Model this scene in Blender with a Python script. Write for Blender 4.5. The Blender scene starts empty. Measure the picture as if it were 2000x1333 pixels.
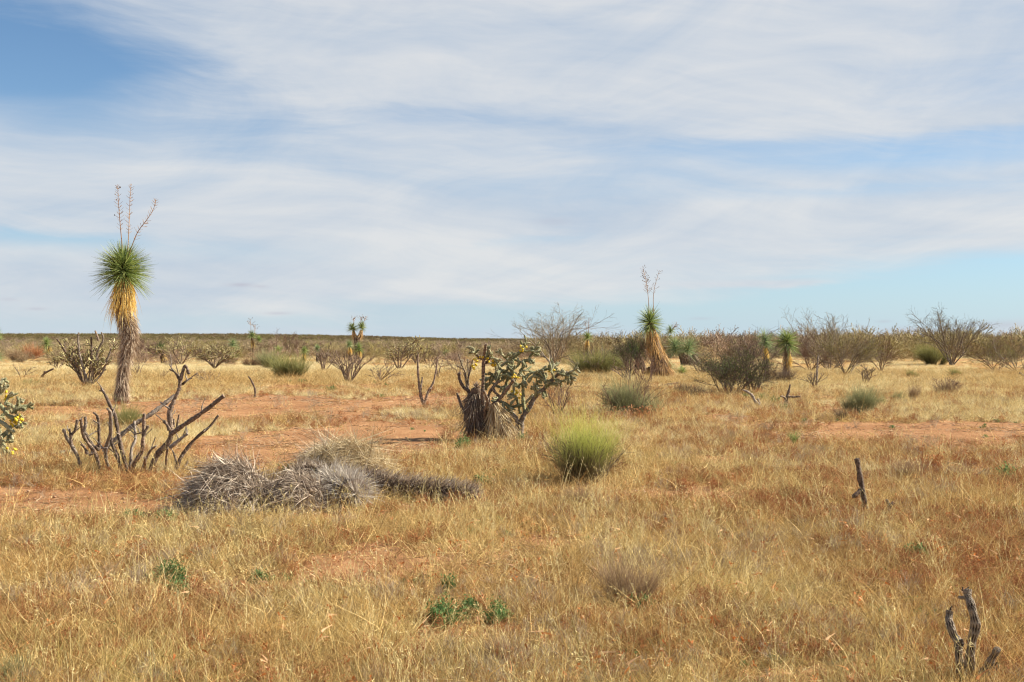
import bpy, math
import numpy as np
from mathutils import Vector

# ------------------------------------------------------------------ camera, sky, sun, exposure
scene = bpy.context.scene
COL = scene.collection
CAM_H = 1.65
FPX = 2222.0            # focal length in pixels of the 2000 px wide photograph
HZ = 666.5
cam_d = bpy.data.cameras.new('camera'); cam_d.sensor_width = 36.0; cam_d.lens = 36.0*FPX/2000.0
cam_d.clip_start = 0.1; cam_d.clip_end = 20000
cam = bpy.data.objects.new('camera', cam_d); COL.objects.link(cam)
cam.location = (0, 0, CAM_H); cam.rotation_euler = (math.radians(90.0), 0, 0)
scene.camera = cam
scene.view_settings.view_transform = 'Standard'
scene.view_settings.look = 'None'
scene.view_settings.exposure = 1.0
scene.view_settings.gamma = 1.0
scene.view_settings.use_curve_mapping = False
scene.cycles.max_bounces = 5
scene.cycles.diffuse_bounces = 3
scene.cycles.transmission_bounces = 3
scene.cycles.filter_width = 1.15

SUN = Vector((0.80, 0.17, 0.62)).normalized()
sl = bpy.data.lights.new('sun', 'SUN'); sl.energy = 5.0; sl.angle = math.radians(0.53); sl.color = (1.0, 0.94, 0.78)
so = bpy.data.objects.new('sun', sl); COL.objects.link(so)
so.rotation_euler = SUN.to_track_quat('Z', 'Y').to_euler(); so.location = (30, 12, 30)

world = bpy.data.worlds.new('World'); scene.world = world; world.use_nodes = True

def build_world():
    nt = world.node_tree; N = nt.nodes; L = nt.links
    for n in list(N): N.remove(n)
    out = N.new('ShaderNodeOutputWorld'); bg = N.new('ShaderNodeBackground'); bg.inputs[1].default_value = 0.0495
    L.new(bg.outputs[0], out.inputs[0])
    sky = N.new('ShaderNodeTexSky'); sky.sky_type = 'NISHITA'; sky.sun_disc = False
    sky.sun_elevation = math.asin(SUN.z); sky.sun_rotation = math.atan2(SUN.x, SUN.y)
    sky.altitude = 1300; sky.air_density = 1.0; sky.dust_density = 0.6; sky.ozone_density = 1.6
    tc = N.new('ShaderNodeTexCoord'); sep = N.new('ShaderNodeSeparateXYZ'); L.new(tc.outputs['Generated'], sep.inputs[0])
    def m(op, a, b=None, c=None, clamp=False):
        n = N.new('ShaderNodeMath'); n.operation = op; n.use_clamp = clamp
        for i, v in enumerate((a, b, c)):
            if v is None: continue
            if isinstance(v, (int, float)): n.inputs[i].default_value = v
            else: L.new(v, n.inputs[i])
        return n.outputs[0]
    az = m('ARCTAN2', sep.outputs[0], sep.outputs[1])
    el = m('ARCSINE', sep.outputs[2])
    def comb(x, y, z):
        c = N.new('ShaderNodeCombineXYZ')
        for i, v in enumerate((x, y, z)):
            if isinstance(v, (int, float)): c.inputs[i].default_value = v
            else: L.new(v, c.inputs[i])
        return c.outputs[0]
    def noise(vec, scale, detail, rough=0.55, dist=0.0):
        n = N.new('ShaderNodeTexNoise'); n.inputs['Scale'].default_value = scale
        n.inputs['Detail'].default_value = detail; n.inputs['Roughness'].default_value = rough
        n.inputs['Distortion'].default_value = dist
        L.new(vec, n.inputs['Vector']); return n.outputs['Fac']
    # streak coordinates: long and flat, slightly tilted; they compress towards the horizon
    elp = m('ADD', el, m('MULTIPLY', az, 0.10))
    w1 = noise(comb(m('MULTIPLY', az, 2.2), m('MULTIPLY', el, 4.0), 3.1), 1.0, 3)
    w2 = m('MULTIPLY', m('SUBTRACT', w1, 0.5), 0.10)
    v1 = comb(m('MULTIPLY', az, 3.0), m('MULTIPLY', m('ADD', elp, w2), 22.0), 0.7)
    n1 = noise(v1, 1.0, 7, 0.58, 0.3)
    v2 = comb(m('MULTIPLY', m('ADD', az, w2), 5.0), m('MULTIPLY', m('ADD', el, w2), 60.0), 5.2)
    n2 = noise(v2, 1.0, 6, 0.6, 0.4)
    v3 = comb(m('MULTIPLY', az, 4.0), m('MULTIPLY', m('ADD', el, m('MULTIPLY', az, -0.15)), 12.0), 9.0)
    n3 = noise(v3, 1.3, 8, 0.6, 0.8)
    tot = m('ADD', 0.80, m('MULTIPLY', m('SUBTRACT', n1, 0.5), 0.72))
    tot = m('ADD', tot, m('MULTIPLY', m('SUBTRACT', n2, 0.5), 0.55))
    tot = m('ADD', tot, m('MULTIPLY', m('SUBTRACT', n3, 0.5), 0.35))
    # veil thins overhead; unseen part thinned further to cut sky fill and deepen shadows
    tot = m('SUBTRACT', tot, m('MULTIPLY', m('MAXIMUM', m('SUBTRACT', el, 0.30), 0.0), 1.7))
    wa = m('MULTIPLY', m('SUBTRACT', n3, 0.5), 0.10)
    wb = m('MULTIPLY', m('SUBTRACT', n1, 0.5), 0.035)
    def blob(px, py, rx, ry, amt, slope=0.0):
        a0 = math.atan((px-1000)/FPX); e0 = math.atan((HZ-py)/FPX)*math.cos(a0)
        da = m('SUBTRACT', m('ADD', az, wa), a0)
        de = m('SUBTRACT', m('SUBTRACT', m('ADD', el, wb), e0), m('MULTIPLY', da, slope))
        q = m('ADD', m('POWER', m('MULTIPLY', da, FPX/rx), 2.0), m('POWER', m('MULTIPLY', de, FPX/ry), 2.0))
        return m('MULTIPLY', m('EXPONENT', m('MULTIPLY', q, -1.0)), amt)
    for b in [(-40, 95, 380, 105, -1.2, -0.14), (330, 20, 200, 40, 0.0, 0.0), (1780, 300, 430, 34, -0.42, 0.03), (1480, 285, 200, 20, -0.25, 0),
              (1260, 300, 130, 16, -0.2, 0), (1900, 560, 480, 52, -1.3, 0.06), (1350, 615, 700, 34, -0.85, 0.0), (300, 640, 700, 22, -0.30, 0), (60, 465, 260, 18, -0.55, -0.05),
              (1010, 467, 130, 8, -0.35, 0), (760, 235, 260, 45, -0.25, 0.1), (1650, 375, 260, 12, -0.25, 0), (1300, 100, 800, 90, 0.35, 0), (1500, 440, 700, 40, 0.35, 0), (1500, 548, 180, 7, 0.6, 0),
              (500, 420, 500, 40, 0.2, 0), (650, 140, 260, 45, 0.3, -0.12), (350, 560, 500, 40, 0.35, 0), (1900, 235, 300, 22, 0.35, 0), (470, 558, 22, 5, 0.0, 0)]:
        if b[4]: tot = m('ADD', tot, blob(*b))
    cl = N.new('ShaderNodeMapRange'); cl.interpolation_type = 'SMOOTHSTEP'
    L.new(tot, cl.inputs[0]); cl.inputs[1].default_value = -0.15; cl.inputs[2].default_value = 1.05
    cl.inputs[3].default_value = 0.0; cl.inputs[4].default_value = 0.93
    cr = N.new('ShaderNodeValToRGB')
    e = cr.color_ramp.elements
    e[0].position = 0.36; e[0].color = (0.525, 0.605, 0.71, 1); e[1].position = 0.62; e[1].color = (0.755, 0.765, 0.775, 1)
    cmix = m('ADD', m('MULTIPLY', n1, 0.55), m('MULTIPLY', n3, 0.45))
    L.new(cmix, cr.inputs[0])
    sc = N.new('ShaderNodeVectorMath'); sc.operation = 'SCALE'; sc.inputs[3].default_value = 10.2
    L.new(cr.outputs[0], sc.inputs[0])
    # milky tint of the clear air
    air = N.new('ShaderNodeMixRGB'); air.blend_type = 'MULTIPLY'; air.inputs[0].default_value = 1.0
    L.new(sky.outputs[0], air.inputs[1]); air.inputs[2].default_value = (0.90, 1.16, 1.30, 1)
    low = N.new('ShaderNodeMixRGB'); L.new(m('MULTIPLY', m('EXPONENT', m('MULTIPLY', m('MAXIMUM', el, 0.0), -11.0)), 0.92), low.inputs[0]); L.new(air.outputs[0], low.inputs[1]); low.inputs[2].default_value = (5.5, 6.75, 7.9, 1)
    mix = N.new('ShaderNodeMixRGB'); L.new(cl.outputs[0], mix.inputs[0]); L.new(low.outputs[0], mix.inputs[1]); L.new(sc.outputs[0], mix.inputs[2])
    # small grey puffs low over the horizon
    puffs = None
    for (px, py, rx, ry, am) in [(470, 557, 22, 4.5, .6), (510, 561, 14, 3, .35), (545, 612, 24, 3.5, .45), (72, 604, 17, 3, .4), (18, 585, 16, 3, .25), (1080, 433, 34, 7, .25), (1765, 645, 30, 6, .45), (1960, 634, 50, 7, .35), (1725, 628, 14, 3, .3), (1368, 622, 22, 3, .25)]:
        a0 = math.atan((px-1000)/FPX); e0 = math.atan((HZ-py)/FPX)*math.cos(a0)
        da = m('ADD', m('SUBTRACT', az, a0), m('MULTIPLY', wa, 0.08)); de = m('ADD', m('SUBTRACT', el, e0), m('MULTIPLY', m('SUBTRACT', n2, 0.5), 0.004))
        q = m('ADD', m('POWER', m('MULTIPLY', da, FPX/rx), 2.0), m('POWER', m('MULTIPLY', de, FPX/ry), 2.0))
        g = m('MULTIPLY', m('EXPONENT', m('MULTIPLY', q, -1.0)), am)
        puffs = g if puffs is None else m('ADD', puffs, g)
    mx2 = N.new('ShaderNodeMixRGB'); L.new(puffs, mx2.inputs[0]); L.new(mix.outputs[0], mx2.inputs[1]); mx2.inputs[2].default_value = (5.3, 5.2, 6.0, 1)
    L.new(mx2.outputs[0], bg.inputs[0])
build_world()

# ------------------------------------------------------------------ numpy noise and terrain
def vnoise(x, y, seed=0):
    xi = np.floor(x).astype(np.int64); yi = np.floor(y).astype(np.int64)
    xf = x-xi; yf = y-yi
    def h(a, b):
        n = (a*374761393 + b*668265263 + seed*974634777) & 0xffffffff
        n = ((n ^ (n >> 13))*1274126177) & 0xffffffff
        return ((n ^ (n >> 16)) & 0xffff)/65535.0
    u = xf*xf*(3-2*xf); v = yf*yf*(3-2*yf)
    return (h(xi, yi)*(1-u)+h(xi+1, yi)*u)*(1-v)+(h(xi, yi+1)*(1-u)+h(xi+1, yi+1)*u)*v
def fbm(x, y, seed=0, oct=4):
    s = 0; a = 0.5; t = 0
    for o in range(oct):
        s = s+a*vnoise(x*2**o, y*2**o, seed+o*17); t += a; a *= 0.5
    return s/t
def sstep(a, b, x):
    t = np.clip((x-a)/(b-a), 0, 1); return t*t*(3-2*t)

def height(x, y):
    x = np.asarray(x, float); y = np.asarray(y, float)
    r = np.hypot(x, y)
    z = (fbm(x*0.45, y*0.45, 3, 4)-0.5)*0.12*sstep(1, 6, r)
    az = np.arctan2(x, np.maximum(y, 1e-3))
    u = 1000+FPX*np.tan(np.clip(az, -1.2, 1.2))
    up = np.interp(u, [-1500, -200, 480, 700, 870, 1100, 1500, 3500], [7.0, 9.5, 10.5, 7.5, 2.5, 0.8, 1.5, 3.0])
    ridge = (up/FPX*1500.0+1.65)
    z = z+ridge*sstep(160, 1500, r)-np.maximum(r-1700, 0)*0.004
    return z
def H(x, y): return float(height(np.array([x]), np.array([y]))[0])

def G(px, py, dy=0.0):
    """ground point seen at a pixel of the photograph"""
    Y = CAM_H*FPX/(py-HZ)+dy; X = (px-1000)/FPX*Y
    return X, Y, H(X, Y)

# bare red soil patches and dense patches, in ground coordinates
BARE = [(600, 880, 190, 26, 1.25), (760, 850, 170, 16, .6), (420, 930, 90, 30, .5), (90, 992, 160, 30, 1.1), (560, 800, 330, 26, .55), (180, 815, 250, 22, .5),
        (1800, 846, 200, 17, 1.3), (1985, 850, 120, 19, 1.2), (1620, 800, 60, 14, .5), (850, 785, 130, 14, .5), (560, 758, 110, 9, .45), (1000, 752, 200, 8, .3),
        (700, 1115, 70, 30, .55), (1060, 1065, 50, 25, .45), (1330, 900, 130, 40, .35), (1450, 820, 100, 20, .3), (250, 1010, 130, 20, .5), (1900, 920, 80, 15, .4), (1250, 760, 80, 10, .35), (80, 740, 150, 6, .35)]
def uv(x, y):
    y = np.maximum(y, 0.8)
    return 1000+FPX*x/y, HZ+CAM_H*FPX/y
def bare(x, y):
    u, v = uv(x, y)
    u = u+(fbm(x*0.7, y*0.7, 21)-.5)*160; v = v+(fbm(x*0.6, y*0.35, 31)-.5)*50*np.clip((v-HZ)/200, .15, 1.2)
    s = 0
    for (px, py, rx, ry, a) in BARE:
        s = s+a*np.exp(-((u-px)/rx)**2-((v-py)/ry)**2)
    return s
CLEAR = [(332, 1150, .30), (348, 1178, .16), (868, 1238, .34), (922, 1225, .24), (977, 1235, .22), (880, 1172, .12), (507, 1146, .12), (940, 958, .18), (450, 1012, .5), (560, 1012, .45), (680, 1012, .45), (820, 996, .45), (905, 990, .3),
         (1142, 952, .18), (1696, 1010, .15), (1737, 1015, .12), (700, 1120, .5), (1080, 1060, .4), (250, 935, .7), (940, 875, .6), (850, 880, .8), (1230, 1190, .25), (1670, 815, .5), (1240, 825, .5), (262, 1025, .2), (322, 1028, .2)]
def cover(x, y):
    k = 1.0
    for (px, py, r) in CLEAR:
        yy = CAM_H*FPX/(py-HZ); xx = (px-1000)/FPX*yy
        k = k*(1-.85*np.exp(-(((x-xx)**2+(y-yy)**2)/(r*r))**2))
    return cover0(x, y)*k
def cover0(x, y):
    c = 0.86-2.4*bare(x, y)+(fbm(x*0.9, y*0.9, 5)-.5)*2.1+(fbm(x*0.18, y*0.14, 8)-.5)*0.8
    return np.clip(c, 0, 1)

# ------------------------------------------------------------------ mesh kit
class MB:
    def __init__(s): s.v = []; s.q = []; s.r = []; s.t = []; s.m = []; s.n = 0
    def add(s, v, q, rnd, tt, mi=0):
        v = np.asarray(v, np.float32).reshape(-1, 3); q = np.asarray(q, np.int32).reshape(-1, 4)
        s.v.append(v); s.q.append(q+s.n); s.n += len(v)
        s.r.append(np.broadcast_to(np.asarray(rnd, np.float32), (len(v),))); s.t.append(np.broadcast_to(np.asarray(tt, np.float32), (len(v),)))
        s.m.append(np.full(len(q), mi, np.int32))
    def arrays(s):
        return np.concatenate(s.v), np.concatenate(s.q), np.concatenate(s.r), np.concatenate(s.t), np.concatenate(s.m)
def to_mesh(name, v, q, r, t, mi, mats, extra=None, smooth=False):
    me = bpy.data.meshes.new(name)
    tri = q[:, 3] == q[:, 2]
    me.vertices.add(len(v)); me.vertices.foreach_set('co', v.ravel())
    cnt = np.where(tri, 3, 4).astype(np.int32)
    st = np.concatenate([[0], np.cumsum(cnt)[:-1]]).astype(np.int32)
    keep = np.ones_like(q, bool); keep[tri, 3] = False
    me.loops.add(int(cnt.sum())); me.loops.foreach_set('vertex_index', q[keep].astype(np.int32))
    me.polygons.add(len(q)); me.polygons.foreach_set('loop_start', st); me.polygons.foreach_set('loop_total', cnt)
    me.polygons.foreach_set('material_index', mi.astype(np.int32))
    if smooth: me.polygons.foreach_set('use_smooth', np.ones(len(q), bool))
    a = me.attributes.new('rnd', 'FLOAT', 'POINT'); a.data.foreach_set('value', r.astype(np.float32))
    a = me.attributes.new('tt', 'FLOAT', 'POINT'); a.data.foreach_set('value', t.astype(np.float32))
    for m in mats: me.materials.append(m)
    me.update(calc_edges=True)
    return me
def build(mb, name, mat, parent=None, smooth=False, kind=None, label=None):
    v, q, r, t, mi = mb.arrays()
    if parent is not None: v = v-np.array(parent.location, np.float32)
    me = to_mesh(name, v, q, r, t, mi, mat if isinstance(mat, list) else [mat], smooth=smooth)
    o = bpy.data.objects.new(name, me); COL.objects.link(o)
    if parent is not None: o.parent = parent
    if kind: o['kind'] = kind
    if label: o['label'] = label
    return o
def thing(name, label, cat, loc, group=None):
    o = bpy.data.objects.new(name, None); o.empty_display_size = 0.2; COL.objects.link(o)
    o.location = loc; o['label'] = label; o['category'] = cat
    if group: o['group'] = group
    return o

def unit(a): return a/np.maximum(np.linalg.norm(a, axis=-1, keepdims=True), 1e-9)
def ribbons(mb, root, dirs, length, width, droop=0.0, bend=0.0, K=3, mi=0, rnd=None, rng=None, tip=0.08, flat=None):
    """many thin tapering blades at once; droop bends the tip towards the ground"""
    n = len(root)
    if n == 0: return
    length = np.broadcast_to(length, (n,)).astype(float); width = np.broadcast_to(width, (n,)).astype(float); droop = np.broadcast_to(droop, (n,)).astype(float)
    d = unit(dirs)
    if flat is None: flat = rng.normal(size=(n, 3))
    side = unit(np.cross(d, flat))
    bn = rng.normal(size=(n, 3))*bend if np.ndim(bend) == 0 else bend
    ts = np.linspace(0, 1, K+1)
    P = root[:, None, :]+d[:, None, :]*(length[:, None]*ts)[:, :, None]
    P = P+bn[:, None, :]*(length[:, None]*ts**2)[:, :, None]
    P[:, :, 2] -= (droop*length)[:, None]*ts**2
    w = width[:, None]*np.maximum(tip, 1-ts**1.6)*0.5
    A = P-side[:, None, :]*w[:, :, None]; B = P+side[:, None, :]*w[:, :, None]
    V = np.stack([A, B], 2).reshape(n, -1, 3)
    base = (np.arange(n)*(2*(K+1)))[:, None]
    k = np.arange(K)[None, :]*2
    Q = np.stack([base+k, base+k+1, base+k+3, base+k+2], -1)
    if rnd is None: rnd = rng.random(n)
    mb.add(V.reshape(-1, 3), Q.reshape(-1, 4), np.repeat(rnd, 2*(K+1)), np.tile(np.repeat(ts, 2), n), mi)
def polytubes(mb, P, R, n=4, mi=0, rnd=None, rng=None, bump=0.0, bfreq=40.0, cap=False, lattice=0.0, tt=None):
    """P (N,S,3) polylines, R (N,S) radii"""
    N, S, _ = P.shape
    T = np.gradient(P, axis=1); T = unit(T)
    ref = unit(np.broadcast_to(np.array([0.31, 0.87, 0.22]), (N, 3))+0.3*T[:, 0, [1, 2, 0]])
    U = unit(np.cross(T, ref[:, None, :])); W = np.cross(T, U)
    th = np.arange(n)*2*np.pi/n
    rr = np.broadcast_to(R[:, :, None], (N, S, n)).copy()
    if bump or lattice:
        s = np.concatenate([np.zeros((N, 1)), np.cumsum(np.linalg.norm(np.diff(P, axis=1), axis=-1), 1)], 1)
        ph = np.arange(N)[:, None, None]*1.7
    if bump:
        rr = rr*(1+bump*np.cos(s[:, :, None]*bfreq+ph+np.pi*(np.arange(n) % 2)[None, None, :])+bump*0.5*np.sin(s[:, :, None]*bfreq*0.37+th[None, None, :]*2))
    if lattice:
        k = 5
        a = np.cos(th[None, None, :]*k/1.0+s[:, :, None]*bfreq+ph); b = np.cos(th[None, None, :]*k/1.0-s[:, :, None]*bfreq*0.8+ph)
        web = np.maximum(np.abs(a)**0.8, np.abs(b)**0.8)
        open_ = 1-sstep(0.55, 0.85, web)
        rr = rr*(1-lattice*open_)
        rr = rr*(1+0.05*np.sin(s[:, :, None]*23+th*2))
    V = P[:, :, None, :]+rr[..., None]*(np.cos(th)[None, None, :, None]*U[:, :, None, :]+np.sin(th)[None, None, :, None]*W[:, :, None, :])
    idx = np.arange(N*S*n).reshape(N, S, n)
    a = idx[:, :-1, :]; b = np.roll(a, -1, 2); c = idx[:, 1:, :]; d = np.roll(c, -1, 2)
    Q = np.stack([a, b, d, c], -1).reshape(-1, 4)
    if rnd is None: rnd = rng.random(N)
    t = np.linspace(0, 1, S) if tt is None else np.linspace(tt[0], tt[1], S)
    mb.add(V.reshape(-1, 3), Q, (1-open_).ravel() if lattice else np.repeat(rnd, S*n), np.tile(np.repeat(t, n), N), mi)  # lattice holes get the dark ramp end, recess shade put into the colour
    if cap:
        for e, ri in ((0, 0), (-1, S-1)):
            ring = V[:, ri]; ctr = P[:, ri]+T[:, ri]*(R[:, ri]*(0.35 if e else -0.2))[:, None]
            VV = np.concatenate([ring, ctr[:, None, :]], 1); base = (np.arange(N)*(n+1))[:, None]
            j = np.arange(n)[None, :]; jn = (j+1) % n
            Q2 = np.stack([base+j, base+jn, base+n+0*j, base+n+0*j], -1).reshape(-1, 4)
            mb.add(VV.reshape(-1, 3), Q2, np.repeat(rnd, n+1), t[ri], mi)
def smoothline(pts, S):
    pts = np.asarray(pts, float); m = len(pts)
    if m == 2: return pts[0]+(pts[1]-pts[0])*np.linspace(0, 1, S)[:, None]
    p = np.vstack([2*pts[0]-pts[1], pts, 2*pts[-1]-pts[-2]])
    u = np.linspace(0, m-1-1e-6, S); i = u.astype(int); f = (u-i)[:, None]
    a, b, c, d = p[i], p[i+1], p[i+2], p[i+3]
    return 0.5*((2*b)+(-a+c)*f+(2*a-5*b+4*c-d)*f**2+(-a+3*b-3*c+d)*f**3)
def grow(rng, P0, D0, L0, R0, levels, S=4):
    """vectorised branching. levels: list of (children, length ratio, spread, wiggle, up, tstart). Returns [(P,R)] per level"""
    out = []
    P0 = np.asarray(P0, float); D = unit(np.asarray(D0, float)); L = np.broadcast_to(L0, (len(P0),)).astype(float); R = np.broadcast_to(R0, (len(P0),)).astype(float)
    wig, up = levels[0][3], levels[0][4]
    for li in range(len(levels)):
        ch, lr, spread, wig, up, ts = levels[li]
        N = len(P0); P = np.zeros((N, S+1, 3)); P[:, 0] = P0; DD = np.zeros((N, S+1, 3)); DD[:, 0] = D
        d = D.copy()
        for k in range(S):
            d = unit(d+rng.normal(size=(N, 3))*wig+np.array([0, 0, up]))
            P[:, k+1] = P[:, k]+d*(L/S)[:, None]; DD[:, k+1] = d
        Rr = R[:, None]*np.linspace(1, 0.45, S+1)[None, :]
        out.append((P, Rr))
        if li == len(levels)-1 or ch == 0: break
        t = ts+(1-ts)*(np.arange(ch)[None, :]+rng.random((N, ch)))/ch
        t = np.clip(t, 0, 0.999); f = t*S; i = f.astype(int); ff = (f-i)[..., None]
        ni = np.arange(N)[:, None]
        C = P[ni, i]*(1-ff)+P[ni, i+1]*ff; CD = DD[ni, i+1]
        pr = rng.normal(size=CD.shape); pr = unit(pr-CD*np.sum(pr*CD, -1, keepdims=True))
        nd = unit(CD+pr*spread*(0.6+0.8*rng.random((N, ch, 1))))
        P0 = C.reshape(-1, 3); D = nd.reshape(-1, 3)
        L = (L[:, None]*lr*(1.25-0.6*t)*(0.6+0.8*rng.random((N, ch)))).ravel()
        rb = Rr[ni, i]
        R = (rb*0.62).ravel()
    return out
def leafcards(mb, pos, size, rng, mi=0, aspect=0.5, up=0.0):
    n = len(pos); d = rng.normal(size=(n, 3)); d[:, 2] += up; d = unit(d)
    sz = size*(0.6+0.8*rng.random(n))
    s = unit(np.cross(d, rng.normal(size=(n, 3))))
    a = pos; b = pos+d*(sz*0.5)[:, None]+s*(sz*aspect*.5)[:, None]; c = pos+d*sz[:, None]; e = pos+d*(sz*0.5)[:, None]-s*(sz*aspect*.5)[:, None]
    V = np.stack([a, b, c, e], 1).reshape(-1, 3); Q = np.arange(4*n).reshape(-1, 4)
    mb.add(V, Q, np.repeat(rng.random(n), 4), 1.0, mi)
def fan_dirs(rng, n, lo, hi):
    """directions with polar angle from +Z between lo and hi (radians), uniform on the sphere"""
    c = rng.uniform(math.cos(hi), math.cos(lo), n); s = np.sqrt(1-c*c); a = rng.random(n)*2*np.pi
    return np.stack([s*np.cos(a), s*np.sin(a), c], 1)

# ------------------------------------------------------------------ materials
def mat(name, ramp, src='rnd', trans=0.0, rough=0.8, nscale=0.0, namt=0.0, objrand=0.0, second=None, sscale=0.3, sbias=0.5, bump=0.0, bscale=60, spec=0.25):
    m = bpy.data.materials.new(name); m.use_nodes = True; nt = m.node_tree; N = nt.nodes; L = nt.links
    p = N['Principled BSDF']; p.inputs['Roughness'].default_value = rough; p.inputs['Specular IOR Level'].default_value = spec
    at = N.new('ShaderNodeAttribute'); at.attribute_name = src
    def rampn(stops):
        r = N.new('ShaderNodeValToRGB'); els = r.color_ramp.elements
        while len(els) < len(stops): els.new(0.5)
        for e, (pos, c) in zip(els, stops): e.position = pos; e.color = (*c, 1)
        return r
    fac = at.outputs['Fac']
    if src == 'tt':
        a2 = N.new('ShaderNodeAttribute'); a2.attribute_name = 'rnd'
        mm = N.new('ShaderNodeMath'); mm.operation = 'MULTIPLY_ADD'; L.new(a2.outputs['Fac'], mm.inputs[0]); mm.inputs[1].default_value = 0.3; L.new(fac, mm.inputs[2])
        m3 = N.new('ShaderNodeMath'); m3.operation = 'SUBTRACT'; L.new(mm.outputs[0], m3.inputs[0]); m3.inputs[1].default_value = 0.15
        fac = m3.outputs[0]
    r1 = rampn(ramp); L.new(fac, r1.inputs[0]); col = r1.outputs[0]
    geo = N.new('ShaderNodeNewGeometry')
    if second:
        r2 = rampn(second); L.new(fac, r2.inputs[0])
        nn = N.new('ShaderNodeTexNoise'); nn.inputs['Scale'].default_value = sscale; nn.inputs['Detail'].default_value = 4; L.new(geo.outputs['Position'], nn.inputs['Vector'])
        mr = N.new('ShaderNodeMapRange'); L.new(nn.outputs['Fac'], mr.inputs[0]); mr.inputs[1].default_value = sbias-0.09; mr.inputs[2].default_value = sbias+0.09
        mx = N.new('ShaderNodeMixRGB'); L.new(mr.outputs[0], mx.inputs[0]); L.new(col, mx.inputs[1]); L.new(r2.outputs[0], mx.inputs[2]); col = mx.outputs[0]
    if nscale:
        nn = N.new('ShaderNodeTexNoise'); nn.inputs['Scale'].default_value = nscale; nn.inputs['Detail'].default_value = 5; L.new(geo.outputs['Position'], nn.inputs['Vector'])
        mr = N.new('ShaderNodeMapRange'); L.new(nn.outputs['Fac'], mr.inputs[0]); mr.inputs[1].default_value = 0.3; mr.inputs[2].default_value = 0.7
        mr.inputs[3].default_value = 1-namt; mr.inputs[4].default_value = 1+namt*0.6
        vm = N.new('ShaderNodeVectorMath'); vm.operation = 'SCALE'; L.new(col, vm.inputs[0]); L.new(mr.outputs[0], vm.inputs[3]); col = vm.outputs[0]
    if objrand:
        oi = N.new('ShaderNodeObjectInfo'); mr = N.new('ShaderNodeMapRange'); L.new(oi.outputs['Random'], mr.inputs[0]); mr.inputs[3].default_value = 1-objrand; mr.inputs[4].default_value = 1+objrand
        vm = N.new('ShaderNodeVectorMath'); vm.operation = 'SCALE'; L.new(col, vm.inputs[0]); L.new(mr.outputs[0], vm.inputs[3]); col = vm.outputs[0]
    L.new(col, p.inputs['Base Color'])
    if bump:
        nb = N.new('ShaderNodeTexNoise'); nb.inputs['Scale'].default_value = bscale; nb.inputs['Detail'].default_value = 6; L.new(geo.outputs['Position'], nb.inputs['Vector'])
        bp = N.new('ShaderNodeBump'); bp.inputs['Strength'].default_value = bump; bp.inputs['Distance'].default_value = 0.02; L.new(nb.outputs['Fac'], bp.inputs['Height']); L.new(bp.outputs[0], p.inputs['Normal'])
    if trans:
        tb = N.new('ShaderNodeBsdfTranslucent'); L.new(col, tb.inputs[0]); ms = N.new('ShaderNodeMixShader'); ms.inputs[0].default_value = trans
        L.new(p.outputs[0], ms.inputs[1]); L.new(tb.outputs[0], ms.inputs[2]); L.new(ms.outputs[0], N['Material Output'].inputs[0])
    return m

M = {}
M['straw'] = mat('dry_straw', [(0, (.32, .235, .08)), (.5, (.70, .52, .19)), (1, (.90, .75, .38))], trans=.3, objrand=.3, second=[(0, (.30, .155, .05)), (.5, (.60, .37, .13)), (1, (.82, .58, .26))], sscale=.9, sbias=.50)
M['mat_grass'] = mat('matted_grass', [(0, (.18, .125, .05)), (.5, (.54, .385, .15)), (1, (.86, .67, .33))], trans=.25, objrand=.35, second=[(0, (.20, .10, .04)), (.5, (.46, .28, .10)), (1, (.72, .50, .21))], sscale=.5, sbias=.5)
M['olive_grass'] = mat('olive_grass', [(0, (.16, .17, .05)), (.5, (.34, .33, .11)), (1, (.58, .52, .22))], trans=.3, objrand=.3)
M['brown_litter'] = mat('stem_litter', [(0, (.14, .08, .05)), (.5, (.34, .22, .13)), (1, (.70, .54, .34))], objrand=.2)
M['pale'] = mat('pale_grass', [(0, (.60, .49, .24)), (.6, (.84, .73, .42)), (1, (.94, .87, .60))], trans=.35, objrand=.12)
M['stalk'] = mat('seed_stalk', [(0, (.60, .46, .19)), (.5, (.80, .65, .31)), (1, (.90, .79, .46))], trans=.3, objrand=.15)
M['rust'] = mat('rusty_weed', [(0, (.20, .075, .035)), (.5, (.40, .16, .065)), (1, (.56, .27, .11))], trans=.3, objrand=.25)
M['orange_leaf'] = mat('dead_leaf', [(0, (.36, .11, .03)), (.6, (.62, .23, .07)), (1, (.85, .55, .32))], trans=.4, objrand=.2)
M['grey_twig'] = mat('grey_twig', [(0, (.24, .17, .11)), (.6, (.46, .36, .25)), (1, (.66, .55, .41))], trans=.1, objrand=.15)
M['green_weed'] = mat('green_weed', [(0, (.05, .11, .035)), (.6, (.13, .25, .08)), (1, (.30, .44, .17))], trans=.4, objrand=.2)
M['yucca_leaf'] = mat('yucca_leaf', [(0, (.09, .135, .04)), (.5, (.235, .315, .085)), (1, (.52, .57, .20))], trans=.3, rough=.5, spec=.5)
M['yucca_blue'] = mat('yucca_leaf_blueish', [(0, (.11, .17, .075)), (.6, (.25, .33, .14)), (1, (.50, .56, .29))], trans=.3, rough=.5, spec=.5)
M['skirt_gold'] = mat('gold_dead_leaf', [(0, (.55, .32, .07)), (.5, (.88, .62, .18)), (1, (.95, .82, .38))], trans=.3, rough=.6)
M['skirt_rust'] = mat('rusty_gold_dead_leaf', [(0, (.38, .19, .06)), (.5, (.80, .50, .18)), (1, (.94, .74, .40))], trans=.3, rough=.6)
M['skirt_brown'] = mat('brown_dead_leaf', [(0, (.22, .12, .055)), (.5, (.52, .32, .14)), (1, (.86, .62, .32))], trans=.2, rough=.7)
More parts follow.
